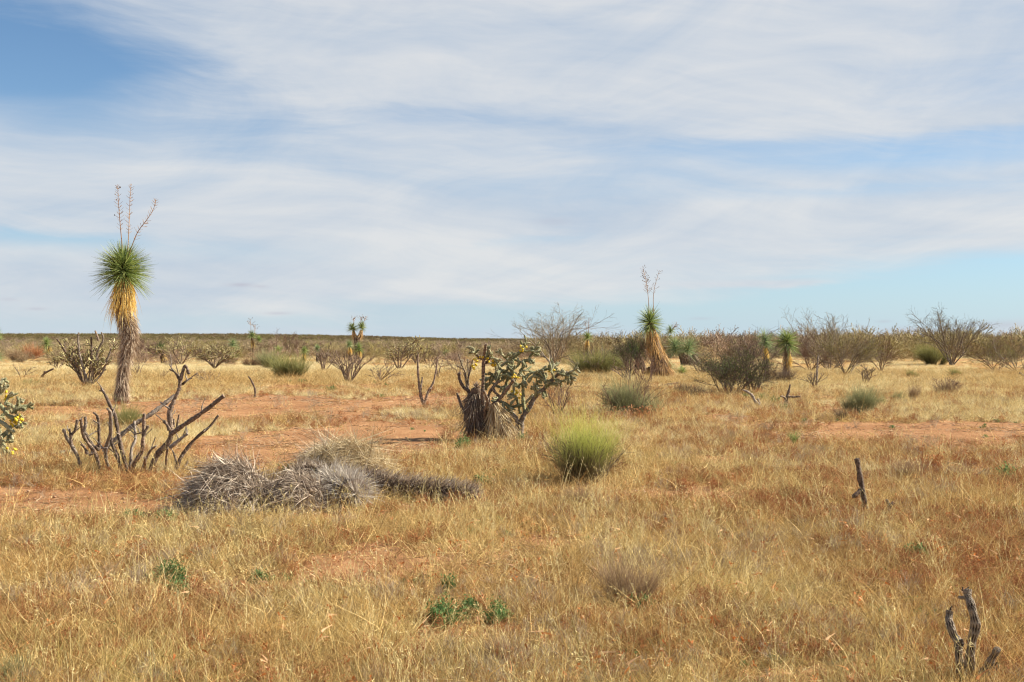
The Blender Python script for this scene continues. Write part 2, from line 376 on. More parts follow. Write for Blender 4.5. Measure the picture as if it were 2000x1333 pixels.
M['skirt_tan'] = mat('tan_dead_leaf', [(0, (.42, .24, .09)), (.5, (.72, .48, .21)), (1, (.90, .70, .40))], trans=.25, rough=.7)
M['shag'] = mat('grey_shag', [(0, (.20, .125, .08)), (.5, (.48, .36, .25)), (1, (.80, .68, .52))], trans=.15, rough=.8)
M['shag_dark'] = mat('dark_shag', [(0, (.09, .06, .045)), (.5, (.24, .17, .12)), (1, (.52, .42, .31))], trans=.1)
M['shag_grey'] = mat('weathered_shag', [(0, (.10, .07, .05)), (.5, (.35, .265, .20)), (1, (.84, .71, .57))], trans=.12, rough=.7)
M['shag_white'] = mat('bleached_shag', [(0, (.30, .24, .19)), (.5, (.52, .45, .38)), (1, (.80, .72, .63))], trans=.15, rough=.7)
M['hay'] = mat('hay_shag', [(0, (.32, .22, .11)), (.5, (.60, .46, .27)), (1, (.82, .70, .48))], trans=.2, rough=.7)
M['core'] = mat('yucca_bark', [(0, (.10, .065, .045)), (1, (.18, .12, .08))], nscale=20, namt=.5, bump=.6)
M['dstalk'] = mat('flower_stalk', [(0, (.30, .17, .10)), (1, (.52, .36, .23))], rough=.7)
M['pod'] = mat('seed_pod', [(0, (.07, .045, .03)), (1, (.20, .125, .08))], rough=.7)
M['wood'] = mat('dead_cholla_wood', [(0, (.16, .11, .08)), (1, (.36, .26, .19))], nscale=38, namt=.85, bump=.9, bscale=70)
M['wood_grey'] = mat('grey_cholla_wood', [(0, (.23, .18, .14)), (1, (.40, .33, .27))], nscale=30, namt=.6, bump=.8, bscale=70)
M['lattice'] = mat('lattice_wood', [(0, (.035, .025, .02)), (.5, (.12, .085, .06)), (1, (.33, .26, .19))], nscale=26, namt=.4, bump=.7, bscale=120)  # pale ribs; dark end is pith tone plus painted shade inside the holes
M['cholla'] = mat('cholla_joint', [(0, (.19, .185, .09)), (.6, (.33, .32, .17)), (1, (.50, .46, .28))], nscale=45, namt=.5, bump=.8, bscale=90)
M['cholla_far'] = mat('cholla_olive', [(0, (.26, .22, .10)), (.5, (.44, .39, .18)), (1, (.66, .56, .30))], nscale=20, namt=.4)
M['spine'] = mat('spine', [(0, (.45, .38, .25)), (1, (.75, .68, .48))], trans=.2)
M['fruit'] = mat('yellow_fruit', [(0, (.60, .38, .02)), (1, (.85, .66, .06))], rough=.5)
M['bark'] = mat('mesquite_bark', [(0, (.13, .10, .075)), (1, (.30, .245, .18))], nscale=14, namt=.3)
M['bark_pale'] = mat('pale_mesquite_bark', [(0, (.19, .15, .11)), (1, (.42, .35, .26))], nscale=14, namt=.3)
M['thorn'] = mat('dark_thorn_bark', [(0, (.075, .052, .045)), (1, (.19, .135, .11))])
M['bark_red'] = mat('brown_bark', [(0, (.14, .085, .06)), (1, (.27, .17, .12))], nscale=3, namt=.2)
M['mesq_leaf'] = mat('mesquite_leaf', [(0, (.14, .17, .05)), (.5, (.26, .27, .08)), (1, (.50, .42, .12))], trans=.4, second=[(0, (.20, .11, .04)), (1, (.42, .26, .09))], sscale=.5, sbias=.62)
M['olive'] = mat('olive_foliage', [(0, (.08, .085, .03)), (.5, (.16, .16, .05)), (1, (.32, .28, .09))], trans=.35, objrand=.25)
M['darkgreen'] = mat('dark_green_foliage', [(0, (.04, .07, .025)), (.6, (.10, .14, .045)), (1, (.20, .22, .08))], trans=.3)
M['purple'] = mat('bare_twigs_purple', [(0, (.23, .155, .115)), (.5, (.38, .265, .185)), (1, (.54, .40, .28))], trans=.05, objrand=.28, second=[(0, (.21, .18, .07)), (.5, (.36, .29, .11)), (1, (.50, .41, .17))], sscale=.06, sbias=.5)
M['creosote'] = mat('creosote_far', [(0, (.12, .105, .04)), (.5, (.225, .185, .07)), (1, (.35, .28, .12))], trans=.2, objrand=.3, second=[(0, (.16, .105, .07)), (1, (.30, .19, .12))], sscale=.012, sbias=.55)
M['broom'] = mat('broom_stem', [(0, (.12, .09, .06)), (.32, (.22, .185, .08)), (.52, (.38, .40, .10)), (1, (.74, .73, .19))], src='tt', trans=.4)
M['broom_wood'] = mat('broom_wood', [(0, (.085, .06, .045)), (1, (.17, .12, .09))])
M['ephedra'] = mat('olive_stem', [(0, (.14, .11, .06)), (.5, (.19, .19, .075)), (1, (.42, .40, .14))], src='tt', trans=.3)
M['bluegreen'] = mat('grey_green_stem', [(0, (.17, .13, .09)), (.5, (.21, .215, .11)), (1, (.42, .41, .20))], src='tt', trans=.3)
M['darkbrush'] = mat('dark_dead_brush', [(0, (.07, .05, .04)), (.6, (.14, .10, .08)), (1, (.26, .19, .14))], src='tt')
M['darkolive'] = mat('dark_olive_stem', [(0, (.08, .06, .045)), (.5, (.13, .115, .06)), (1, (.30, .28, .12))], src='tt', trans=.15)
M['redbush'] = mat('reddish_foliage', [(0, (.18, .05, .035)), (1, (.38, .13, .08))], trans=.3)
M['redtwig'] = mat('russet_litter', [(0, (.28, .10, .05)), (.5, (.50, .22, .10)), (1, (.66, .40, .20))], trans=.3)
M['brownbush'] = mat('brown_stem', [(0, (.20, .13, .08)), (.6, (.34, .23, .14)), (1, (.50, .37, .22))], src='tt', trans=.2)
M['pebble'] = mat('pebble', [(0, (.34, .19, .11)), (1, (.58, .38, .25))], rough=.9)

# ------------------------------------------------------------------ ground
def ground_material():
    m = bpy.data.materials.new('red_desert_soil'); m.use_nodes = True; nt = m.node_tree; N = nt.nodes; L = nt.links
    p = N['Principled BSDF']; p.inputs['Roughness'].default_value = .95; p.inputs['Specular IOR Level'].default_value = .1
    geo = N.new('ShaderNodeNewGeometry')
    def noise(s, d=6, r=.6):
        n = N.new('ShaderNodeTexNoise'); n.inputs['Scale'].default_value = s; n.inputs['Detail'].default_value = d; n.inputs['Roughness'].default_value = r
        L.new(geo.outputs['Position'], n.inputs['Vector']); return n.outputs['Fac']
    def ramp(f, st):
        r = N.new('ShaderNodeValToRGB'); els = r.color_ramp.elements
        while len(els) < len(st): els.new(.5)
        for e, (q, c) in zip(els, st): e.position = q; e.color = (*c, 1)
        L.new(f, r.inputs[0]); return r.outputs[0]
    def mix(f, a, b):
        n = N.new('ShaderNodeMixRGB')
        for i, v in enumerate((f, a, b)): L.new(v, n.inputs[i])
        return n.outputs[0]
    soil = ramp(noise(2.2), [(.3, (.33, .155, .07)), (.5, (.48, .25, .115)), (.72, (.58, .335, .17))])
    fine = ramp(noise(30, 8, .7), [(.35, (.25, .12, .055)), (.55, (.48, .25, .12)), (.8, (.66, .42, .24))])
    big = ramp(noise(.45, 6), [(.35, (.72, .66, .62)), (.65, (1, 1, 1))])
    soil = mix(ramp(noise(9), [(.4, (0, 0, 0)), (.6, (1, 1, 1))]), soil, fine)
    mm = N.new('ShaderNodeMixRGB'); mm.blend_type = 'MULTIPLY'; mm.inputs[0].default_value = 1; L.new(soil, mm.inputs[1]); L.new(big, mm.inputs[2]); soil = mm.outputs[0]
    straw = ramp(noise(14, 8, .75), [(.3, (.18, .095, .045)), (.5, (.40, .235, .10)), (.7, (.68, .48, .23))])
    at = N.new('ShaderNodeAttribute'); at.attribute_name = 'cover'
    ad = N.new('ShaderNodeMath'); ad.operation = 'ADD'; L.new(at.outputs['Fac'], ad.inputs[0])
    nb = N.new('ShaderNodeMapRange'); L.new(noise(3.5, 8, .7), nb.inputs[0]); nb.inputs[3].default_value = -.5; nb.inputs[4].default_value = .5; L.new(nb.outputs[0], ad.inputs[1])
    cv = ramp(ad.outputs[0], [(.45, (0, 0, 0)), (.75, (.85, .85, .85))])
    near = mix(cv, soil, straw)
    scrub = ramp(noise(.05, 8, .7), [(.3, (.09, .075, .03)), (.5, (.14, .10, .05)), (.7, (.20, .14, .07))])
    af = N.new('ShaderNodeAttribute'); af.attribute_name = 'far'
    col = mix(af.outputs['Fac'], near, scrub)
    L.new(col, p.inputs['Base Color'])
    b = N.new('ShaderNodeBump'); b.inputs['Strength'].default_value = 1.0; b.inputs['Distance'].default_value = .05
    L.new(noise(11, 10, .7), b.inputs['Height']); L.new(b.outputs[0], p.inputs['Normal'])
    return m
def build_ground():
    ang = np.unique(np.concatenate([np.linspace(-50, 50, 720), np.linspace(50, 310, 140)])); ang = ang[:-1]
    a = np.radians(ang); rr = np.concatenate([[0.3], np.geomspace(1.0, 9000, 430)])
    A, Rr = np.meshgrid(a, rr); X = Rr*np.sin(A); Y = Rr*np.cos(A)
    Z = height(X, Y); Yf = np.where(Y > 0.8, Y, 0.8)
    Z = Z-0.02*0
    micro = (fbm(X*3.0, Y*3.0, 41, 3)-.5)*0.05*(Rr < 60)
    Z = Z+micro
    n = len(a); idx = np.arange(X.size).reshape(X.shape)
    q = np.stack([idx[:-1], idx[1:], np.roll(idx[1:], -1, 1), np.roll(idx[:-1], -1, 1)], -1).reshape(-1, 4)
    v = np.stack([X, Y, Z], -1).reshape(-1, 3)
    v = np.vstack([v, [[0, 0, 0]]]); r0 = idx[0]
    cq = np.stack([np.full(n, len(v)-1), r0, np.roll(r0, -1), np.roll(r0, -1)], -1)
    q = np.vstack([q, cq])
    me = to_mesh('ground', v.astype(np.float32), q.astype(np.int32), np.zeros(len(v)), np.zeros(len(v)), np.zeros(len(q), int), [ground_material()], smooth=True)
    cov = np.append(cover(X, Yf).ravel(), .5); far = np.append(sstep(105, 135, Rr).ravel(), 0)
    at = me.attributes.new('cover', 'FLOAT', 'POINT'); at.data.foreach_set('value', cov.astype(np.float32))
    at = me.attributes.new('far', 'FLOAT', 'POINT'); at.data.foreach_set('value', far.astype(np.float32))
    o = bpy.data.objects.new('ground', me); COL.objects.link(o); o['kind'] = 'structure'
    o['label'] = 'flat red desert soil with straw litter running to the horizon'
build_ground()

# ------------------------------------------------------------------ scattered ground cover (nobody could count it)
def scatter(name, label, cat, variants, mats, X, Y, scl, seed, flatten=None, tilt=0.12, z0=None):
    rng = np.random.default_rng(seed)
    v, q, r, t, mi, vid = [], [], [], [], [], []
    off = 0
    for k, mb in enumerate(variants):
        a, b, c, d, e = mb.arrays()
        v.append(a); q.append(b+off); r.append(c); t.append(d); mi.append(e); vid.append(np.full(len(a), -(k+1))); off += len(a)
    n = len(X); Z = height(X, Y) if z0 is None else z0
    pts = np.stack([X, Y, Z], 1)
    nv = off
    v.append(pts.astype(np.float32)); r.append(np.zeros(n)); t.append(np.zeros(n)); vid.append(rng.integers(1, len(variants)+1, n))
    v = np.concatenate(v).astype(np.float32); q = np.concatenate(q)
    me = to_mesh(name, v, q, np.concatenate(r), np.concatenate(t), np.concatenate(mi), mats)
    vid = np.concatenate(vid).astype(np.int32)
    a = me.attributes.new('vid', 'INT', 'POINT'); a.data.foreach_set('value', vid)
    rot = np.zeros((len(v), 3), np.float32); rot[nv:, 0] = rng.normal(size=n)*tilt; rot[nv:, 1] = rng.normal(size=n)*tilt-0.06; rot[nv:, 2] = rng.random(n)*6.283
    a = me.attributes.new('rot', 'FLOAT_VECTOR', 'POINT'); a.data.foreach_set('vector', rot.ravel())
    sv = np.ones((len(v), 3), np.float32); s = np.broadcast_to(scl, (n,)); sv[nv:] = s[:, None]
    if flatten is not None: sv[nv:, 2] *= np.broadcast_to(flatten, (n,))
    a = me.attributes.new('scl', 'FLOAT_VECTOR', 'POINT'); a.data.foreach_set('vector', sv.ravel())
    o = bpy.data.objects.new(name, me); COL.objects.link(o); o['kind'] = 'stuff'; o['label'] = label; o['category'] = cat
    ng = bpy.data.node_groups.new(name+'_scatter', 'GeometryNodeTree')
    ng.interface.new_socket('Geometry', in_out='INPUT', socket_type='NodeSocketGeometry'); ng.interface.new_socket('Geometry', in_out='OUTPUT', socket_type='NodeSocketGeometry')
    N = ng.nodes; L = ng.links; gi = N.new('NodeGroupInput'); go = N.new('NodeGroupOutput'); jn = N.new('GeometryNodeJoinGeometry')
    na = N.new('GeometryNodeInputNamedAttribute'); na.data_type = 'INT'; na.inputs[0].default_value = 'vid'
    nr = N.new('GeometryNodeInputNamedAttribute'); nr.data_type = 'FLOAT_VECTOR'; nr.inputs[0].default_value = 'rot'
    ns = N.new('GeometryNodeInputNamedAttribute'); ns.data_type = 'FLOAT_VECTOR'; ns.inputs[0].default_value = 'scl'
    er = N.new('FunctionNodeEulerToRotation'); L.new(nr.outputs[0], er.inputs[0])
    def sel(val):
        c = N.new('FunctionNodeCompare'); c.data_type = 'INT'; c.operation = 'EQUAL'; L.new(na.outputs[0], c.inputs[2]); c.inputs[3].default_value = val
        s = N.new('GeometryNodeSeparateGeometry'); s.domain = 'POINT'; L.new(gi.outputs[0], s.inputs[0]); L.new(c.outputs[0], s.inputs[1]); return s.outputs[0]
    for k in range(len(variants)):
        ip = N.new('GeometryNodeInstanceOnPoints'); L.new(sel(k+1), ip.inputs['Points']); L.new(sel(-(k+1)), ip.inputs['Instance'])
        L.new(er.outputs[0], ip.inputs['Rotation']); L.new(ns.outputs[0], ip.inputs['Scale']); L.new(ip.outputs[0], jn.inputs[0])
    L.new(jn.outputs[0], go.inputs[0])
    md = o.modifiers.new('scatter', 'NODES'); md.node_group = ng
    return o

def points(n, y0, y1, rng, keep, tanh=.60, power=.5):
    """n candidates whose density falls off with distance as y^-(2-power)"""
    y = (y0**power+rng.random(n)*(y1**power-y0**power))**(1/power)
    x = (rng.random(n)*2-1)*(tanh*y+0.8)
    k = rng.random(n) < keep(x, y)
    return x[k], y[k]

def tuft(rng, n, l0, l1, w, spread, rad, droop=.35, bend=.2, K=3):
    mb = MB(); p = rng.normal(size=(n, 3))*rad; p[:, 2] = -0.01
    d = fan_dirs(rng, n, 0, spread); ribbons(mb, p, d, rng.uniform(l0, l1, n), w*rng.uniform(.6, 1.3, n), droop*rng.random(n), bend, K, rng=rng); return mb
def stalks(rng, n, l0, l1, w, spread, rad, plume=7):
    mb = MB(); p = rng.normal(size=(n, 3))*rad; p[:, 2] = -0.01
    d = fan_dirs(rng, n, 0, spread); d[:, 0] -= .15; L_ = rng.uniform(l0, l1, n); bn = rng.normal(size=(n, 3))*.12
    ribbons(mb, p, d, L_, w, .12, bn, 4, rng=rng, tip=.5)
    dd = unit(d); t = rng.uniform(.62, 1.0, (n, plume)); P = p[:, None]+dd[:, None]*(L_[:, None]*t)[..., None]+bn[:, None]*(L_[:, None]*t**2)[..., None]
    P[..., 2] -= .12*L_[:, None]*t**2; P = P.reshape(-1, 3)
    e = unit(np.repeat(dd, plume, 0)+rng.normal(size=(n*plume, 3))*.45)
    ribbons(mb, P, e, rng.uniform(.02, .05, n*plume), w*1.5, .3, .1, 1, rng=rng); return mb
def weed(rng, h, nst, spread, rt, leaf, nleaf, mi_leaf=0, tw=.5):
    mb = MB(); p = rng.normal(size=(nst, 3))*.012; p[:, 2] = 0
    lv = grow(rng, p, fan_dirs(rng, nst, 0, spread), h*.62*rng.uniform(.7, 1.1, nst), rt, [(4, .6, .7, .12, .04, .25), (3, .6, .7, .12, .06, .3), (0, 0, 0, .15, .04, 0)], S=2)
    for i, (P, R) in enumerate(lv): polytubes(mb, P, np.maximum(R, rt*.35), 3, 0, rng=rng)
    P = lv[-1][0]; P = P.reshape(-1, 3)
    if leaf: leafcards(mb, P[rng.integers(0, len(P), nleaf)]+rng.normal(size=(nleaf, 3))*.008, leaf, rng, mi_leaf)
    return mb
rg = np.random.default_rng(7)
VT = [tuft(rg, 54, .03, .11, .0030, 1.5, .045, .5, .9) for _ in range(7)]
VB = [tuft(rg, 46, .05, .165, .0040, .95, .025, .3, .3) for _ in range(6)]
VM = [tuft(rg, 40, .03, .10, .0042, 1.57, .06, .7, 1.0, 3) for _ in range(5)]
VS = [stalks(rg, 5, .28, .52, .0030, .32, .05) for _ in range(6)]
VR = [weed(rg, rg.uniform(.12, .2), 6, 1.0, .0016, .012, 110) for _ in range(5)]
VG = [weed(rg, rg.uniform(.14, .24), 9, 1.15, .0014, 0, 0) for _ in range(5)]
VW = [weed(rg, .09, 7, 1.2, .0018, .022, 120) for _ in range(3)]
def curled(rng):
    mb = MB(); n = 9
    p = np.zeros((n, 3)); p[:, 2] = np.linspace(.01, .13, n); p[:, :2] = rng.normal(size=(n, 2))*.012
    ribbons(mb, p, fan_dirs(rng, n, .4, 2.2), rng.uniform(.022, .045, n), .015, .5, .6, 3, rng=rng, tip=.3)
    ribbons(mb, np.zeros((1, 3)), np.array([[0.05, 0, 1.]]), .14, .0025, 0, .1, 3, rng=rng, tip=.6); return mb
VL = [curled(rg) for _ in range(4)]

def sc(y, a=.35, lo=.85, hi=2.3): return np.clip((y/8)**a, lo, hi)
VB2 = [tuft(rg, 60, .10, .24, .0045, .8, .05, .3, .2) for _ in range(5)]
def pale_s(x, y):
    u, v = uv(x, y)
    s = 0
    for (px, py, rx, ry, a) in [(1880, 802, 230, 17, 1.1), (150, 775, 200, 18, .8), (720, 812, 110, 8, .9), (600, 778, 200, 10, .7), (1700, 755, 330, 12, .8), (500, 725, 500, 9, .9), (1150, 730, 300, 8, .5), (1600, 730, 400, 8, .7), (100, 860, 180, 14, .6), (420, 850, 60, 20, .6), (60, 735, 140, 8, .6)]:
        s = s+a*np.exp(-((u-px)/rx)**2-((v-py)/ry)**2)
    return s
def pale_k(x, y):
    s = pale_s(x, y); return np.clip(s+.02+.9*(fbm(x*.4, y*.25, 91)-.45), 0, 1)*(cover(x, y) > .25)
def clump(x, y, lo=.43, hi=.58, base=.08, f=2.4, sd=63): return base+(1-base)*sstep(lo, hi, fbm(x*f, y*f, sd, 3))
def k_cover(x, y): return cover(x, y)**1.6*clump(x, y)*(1-.75*np.clip(pale_s(x, y), 0, 1)*(y > 14))
X, Y = points(120000, 3.0, 125, rg, k_cover); s = sc(Y)*rg.uniform(.7, 1.25, len(X))*(.7+.5*fbm(X*.5, Y*.5, 61))
scatter('dry_grass', 'low straw coloured dry grass covering the whole plain', 'grass', VT, [M['straw']], X, Y, s, 1, flatten=1/sc(Y))
X, Y = points(80000, 3.0, 60, rg, lambda x, y: np.clip(cover(x, y)*1.25+.03, 0, 1)); s = sc(Y)*rg.uniform(.8, 1.5, len(X))
scatter('matted_grass', 'matted short brown grass and litter close to the soil', 'grass', VM, [M['mat_grass']], X, Y, s, 2, tilt=.25)
X, Y = points(60000, 3.0, 70, rg, lambda x, y: k_cover(x, y)*sstep(.50, .66, fbm(x*.8, y*.8, 71))); s = sc(Y)*rg.uniform(.6, 1.0, len(X))
scatter('bunch_grass', 'golden bunches of upright dry grass in the plain', 'grass', VB, [M['straw']], X, Y, s, 3, flatten=1/sc(Y))
def stalk_k(x, y):
    u, v = uv(x, y)
    left = np.exp(-((u-600)/700)**2-((v-1120)/150)**2)
    return cover(x, y)*np.clip(.25+left+.5*sstep(.45, .65, fbm(x*.6, y*.6, 81)), 0, 1)
X, Y = points(9000, 3.0, 40, rg, stalk_k); s = sc(Y)*rg.uniform(.4, .95, len(X))
scatter('seed_stalks', 'thin tall pale grass stalks with feathery seed tips leaning left', 'grass', VS, [M['stalk']], X, Y, s, 4)
X, Y = points(110000, 14, 115, rg, pale_k, power=.8); s = sc(Y, .3)*rg.uniform(.75, 1.1, len(X))
scatter('pale_grass', 'bleached pale bunch grass in bands across the middle distance', 'grass', VB2, [M['pale']], X, Y, s, 5, flatten=1/sc(Y))
def rust_k(x, y):
    u, v = uv(x, y)
    r = .62+.9*sstep(1150, 1800, u)*sstep(850, 900, v)+.5*np.exp(-((u-250)/300)**2-((v-1230)/90)**2)+.6*np.exp(-((u-1400)/260)**2-((v-860)/50)**2)
    return np.clip(r*sstep(.40, .62, fbm(x*.9, y*.9, 101)), 0, 1)*(.3+.7*np.clip(cover(x, y)*3, 0, 1))*(bare(x, y) < .45)
X, Y = points(26000, 3.0, 40, rg, rust_k); s = sc(Y)*rg.uniform(.5, 1.15, len(X))
scatter('rusty_weeds', 'small reddish brown dried weeds among the grass', 'weeds', VR, [M['rust']], X, Y, s, 6)
X, Y = points(11000, 3.0, 34, rg, lambda x, y: sstep(.47, .62, fbm(x*1.1, y*1.1, 111))*(.12+.88*cover(x, y))); s = sc(Y)*rg.uniform(.5, 1.1, len(X))
scatter('grey_weeds', 'small grey leafless twiggy weeds among the grass', 'weeds', VG, [M['grey_twig']], X, Y, s, 7)
X, Y = points(2200, 3.5, 16, rg, lambda x, y: np.clip(.3+sstep(.45, .6, fbm(x*.7, y*.7, 121)), 0, 1)); s = rg.uniform(.5, 1.05, len(X))
scatter('dead_leaves', 'curled orange dead leaves on short dry stems in the foreground', 'dead leaves', VL, [M['orange_leaf']], X, Y, s, 8, tilt=.4)
X, Y = points(17000, 3.0, 70, rg, lambda x, y: cover(x, y)*sstep(.50, .62, fbm(x*.55, y*.55, 141))); s = sc(Y)*rg.uniform(.7, 1.2, len(X))
scatter('olive_grass', 'short olive green grass mixed into the dry plain', 'grass', VT, [M['olive_grass']], X, Y, s, 11, flatten=1/sc(Y))
X, Y = points(7000, 3.5, 60, rg, lambda x, y: sstep(.54, .66, fbm(x*.8, y*.8, 131))*(.06+.94*cover(x, y))); s = sc(Y)*rg.uniform(.3, .8, len(X))
scatter('green_weeds', 'tiny green weeds sprouting through the dry grass', 'weeds', VW, [M['green_weed']], X, Y, s, 9)
VF = []
for _ in range(4):
    mb = MB(); q = rg.normal(size=(14, 3))*.12; q[:, 2] = rg.uniform(.004, .02, 14); d = rg.normal(size=(14, 3)); d[:, 2] *= .08
    ribbons(mb, q, d, rg.uniform(.05, .16, 14), .0045, .02, .25, 3, rng=rg); VF.append(mb)
X, Y = points(14000, 4, 50, rg, lambda x, y: sstep(.42, .6, fbm(x*1.3, y*1.3, 161))); s = sc(Y)*rg.uniform(.5, 1.3, len(X))
scatter('soil_litter', 'broken bits of dry stem lying flat on the red soil', 'litter', VF, [M['brown_litter']], X, Y, s, 12, tilt=.03)
def pebble(rng):
    mb = MB(); n = 6; th = np.arange(n)*2*np.pi/n; rows = []
    for z, r in ((-.3, .6), (0.05, 1.0), (.4, .75), (.6, .2)):
        rows.append(np.stack([np.cos(th)*r*rng.uniform(.75, 1.2, n), np.sin(th)*r*rng.uniform(.7, 1.1, n), np.full(n, z)+rng.normal(size=n)*.06], 1))
    V = np.concatenate(rows)*.02; idx = np.arange(4*n).reshape(4, n); Q = np.stack([idx[:-1], np.roll(idx[:-1], -1, 1), np.roll(idx[1:], -1, 1), idx[1:]], -1).reshape(-1, 4)
    mb.add(V, Q, rng.random(), 0); mb.add(V[-n:], np.array([[0, 1, 2, 3], [0, 3, 4, 5]]), rng.random(), 0); return mb
X, Y = points(24000, 4, 60, rg, lambda x, y: np.clip(1.0-cover(x, y)*1.3, 0, 1)*sstep(.35, .65, fbm(x*1.5, y*1.5, 151))); s = sc(Y, .4)*(.12+.9*rg.random(len(X))**4)
scatter('pebbles', 'small reddish pebbles lying on the bare soil patches', 'pebbles', [pebble(rg) for _ in range(4)], [M['pebble']], X, Y, s, 10)

# ------------------------------------------------------------------ plant builders
def trace(org, k, pts, Y, depth=None):
    """outline points read at scale k from origin org, stood at distance Y (plus its own depth for every point)"""
    out = []
    for i, p in enumerate(pts):
        px = org[0]+p[0]/k; py = org[1]+p[1]/k
        y = Y+(depth[i] if depth is not None else 0.0)
        out.append(((px-1000)/FPX*y, y, CAM_H-(py-HZ)/FPX*y))
    return np.array(out)
def stem_tube(parent, pts, r0, r1, material, name='stem', S=None, n=8, bump=.12, bfreq=120, seed=0, lattice=0, label=None):
    L_ = np.linalg.norm(np.diff(pts, axis=0), axis=1).sum()
    S = S or max(6, min(90, int(L_/0.018)))
    P = smoothline(pts, S)
    rng = np.random.default_rng(seed); P = P+(np.cumsum(rng.normal(size=P.shape), 0)-np.linspace(0, 1, S)[:, None]*0)*(0.0055/math.sqrt(S))
    R = np.linspace(r0, r1, S); R = R*(1+.10*np.sin(np.arange(S)*.55*20/max(S, 20)*2+seed)+(.07 if not lattice else .01)*rng.normal(size=S))
    mb = MB(); polytubes(mb, P[None], R[None], n, rng=rng, bump=bump, bfreq=bfreq, cap=True, lattice=lattice)
    return build(mb, name, material, parent, smooth=bool(lattice) or n > 6, label=label)
def shag(mb, path, radii, n, length, width, rng, out=.45, back=1.0, droop=.25, K=3, bend=.12, mi=0, trange=(0, 1)):
    """dead leaves lying along a stem and pointing back down it"""
    path = np.asarray(path, float); m = 60; P = smoothline(path, m); R = np.interp(np.linspace(0, 1, m), np.linspace(0, 1, len(radii)), radii)
    T = unit(np.gradient(P, axis=0)); t = trange[0]+rng.random(n)*(trange[1]-trange[0]); i = (t*(m-1)).astype(int)
    pr = rng.normal(size=(n, 3)); tt = T[i]; pr = unit(pr-tt*np.sum(pr*tt, 1, keepdims=True))
    root = P[i]+pr*(R[i]*rng.uniform(.55, .95, n))[:, None]
    d = pr*out-tt*back+rng.normal(size=(n, 3))*.12
    ribbons(mb, root, d, length*rng.uniform(.3, 1.25, n), width*rng.uniform(.7, 1.3, n), droop, bend, K, mi, rng=rng)
def rosette(mb, c, R, n, width, rng, lo=0.0, hi=2.0, axis=(0, 0, 1), droop=.12, core=.3, mi=0, squash=1.0):
    """stiff leaves radiating from a short axis"""
    d = fan_dirs(rng, n, lo, hi); ax = unit(np.array(axis, float))
    z = d[:, 2:3]; hgt = core*R
    root = np.array(c)[None]+ax[None]*(z*hgt)+rng.normal(size=(n, 3))*R*.03
    if abs(ax[2]) < .999:
        q = Vector((0, 0, 1)).rotation_difference(Vector(ax)).to_matrix(); d = d@np.array(q).T
    ang = np.arccos(np.clip(z[:, 0], -1, 1))
    L_ = R*(1-core*np.clip(z[:, 0], 0, 1)*.55)*rng.uniform(.82, 1.05, n)
    dr = droop*(.4+1.6*sstep(1.2, 2.4, ang))
    L_ = L_*(1+.12*np.sin(np.arctan2(d[:, 1], d[:, 0])*2+c[0]*3)); ribbons(mb, root, d, L_, width*rng.uniform(.7, 1.3, n), dr*rng.uniform(.3, 1.8, n), .09, 3, mi, rng=rng, tip=.12)

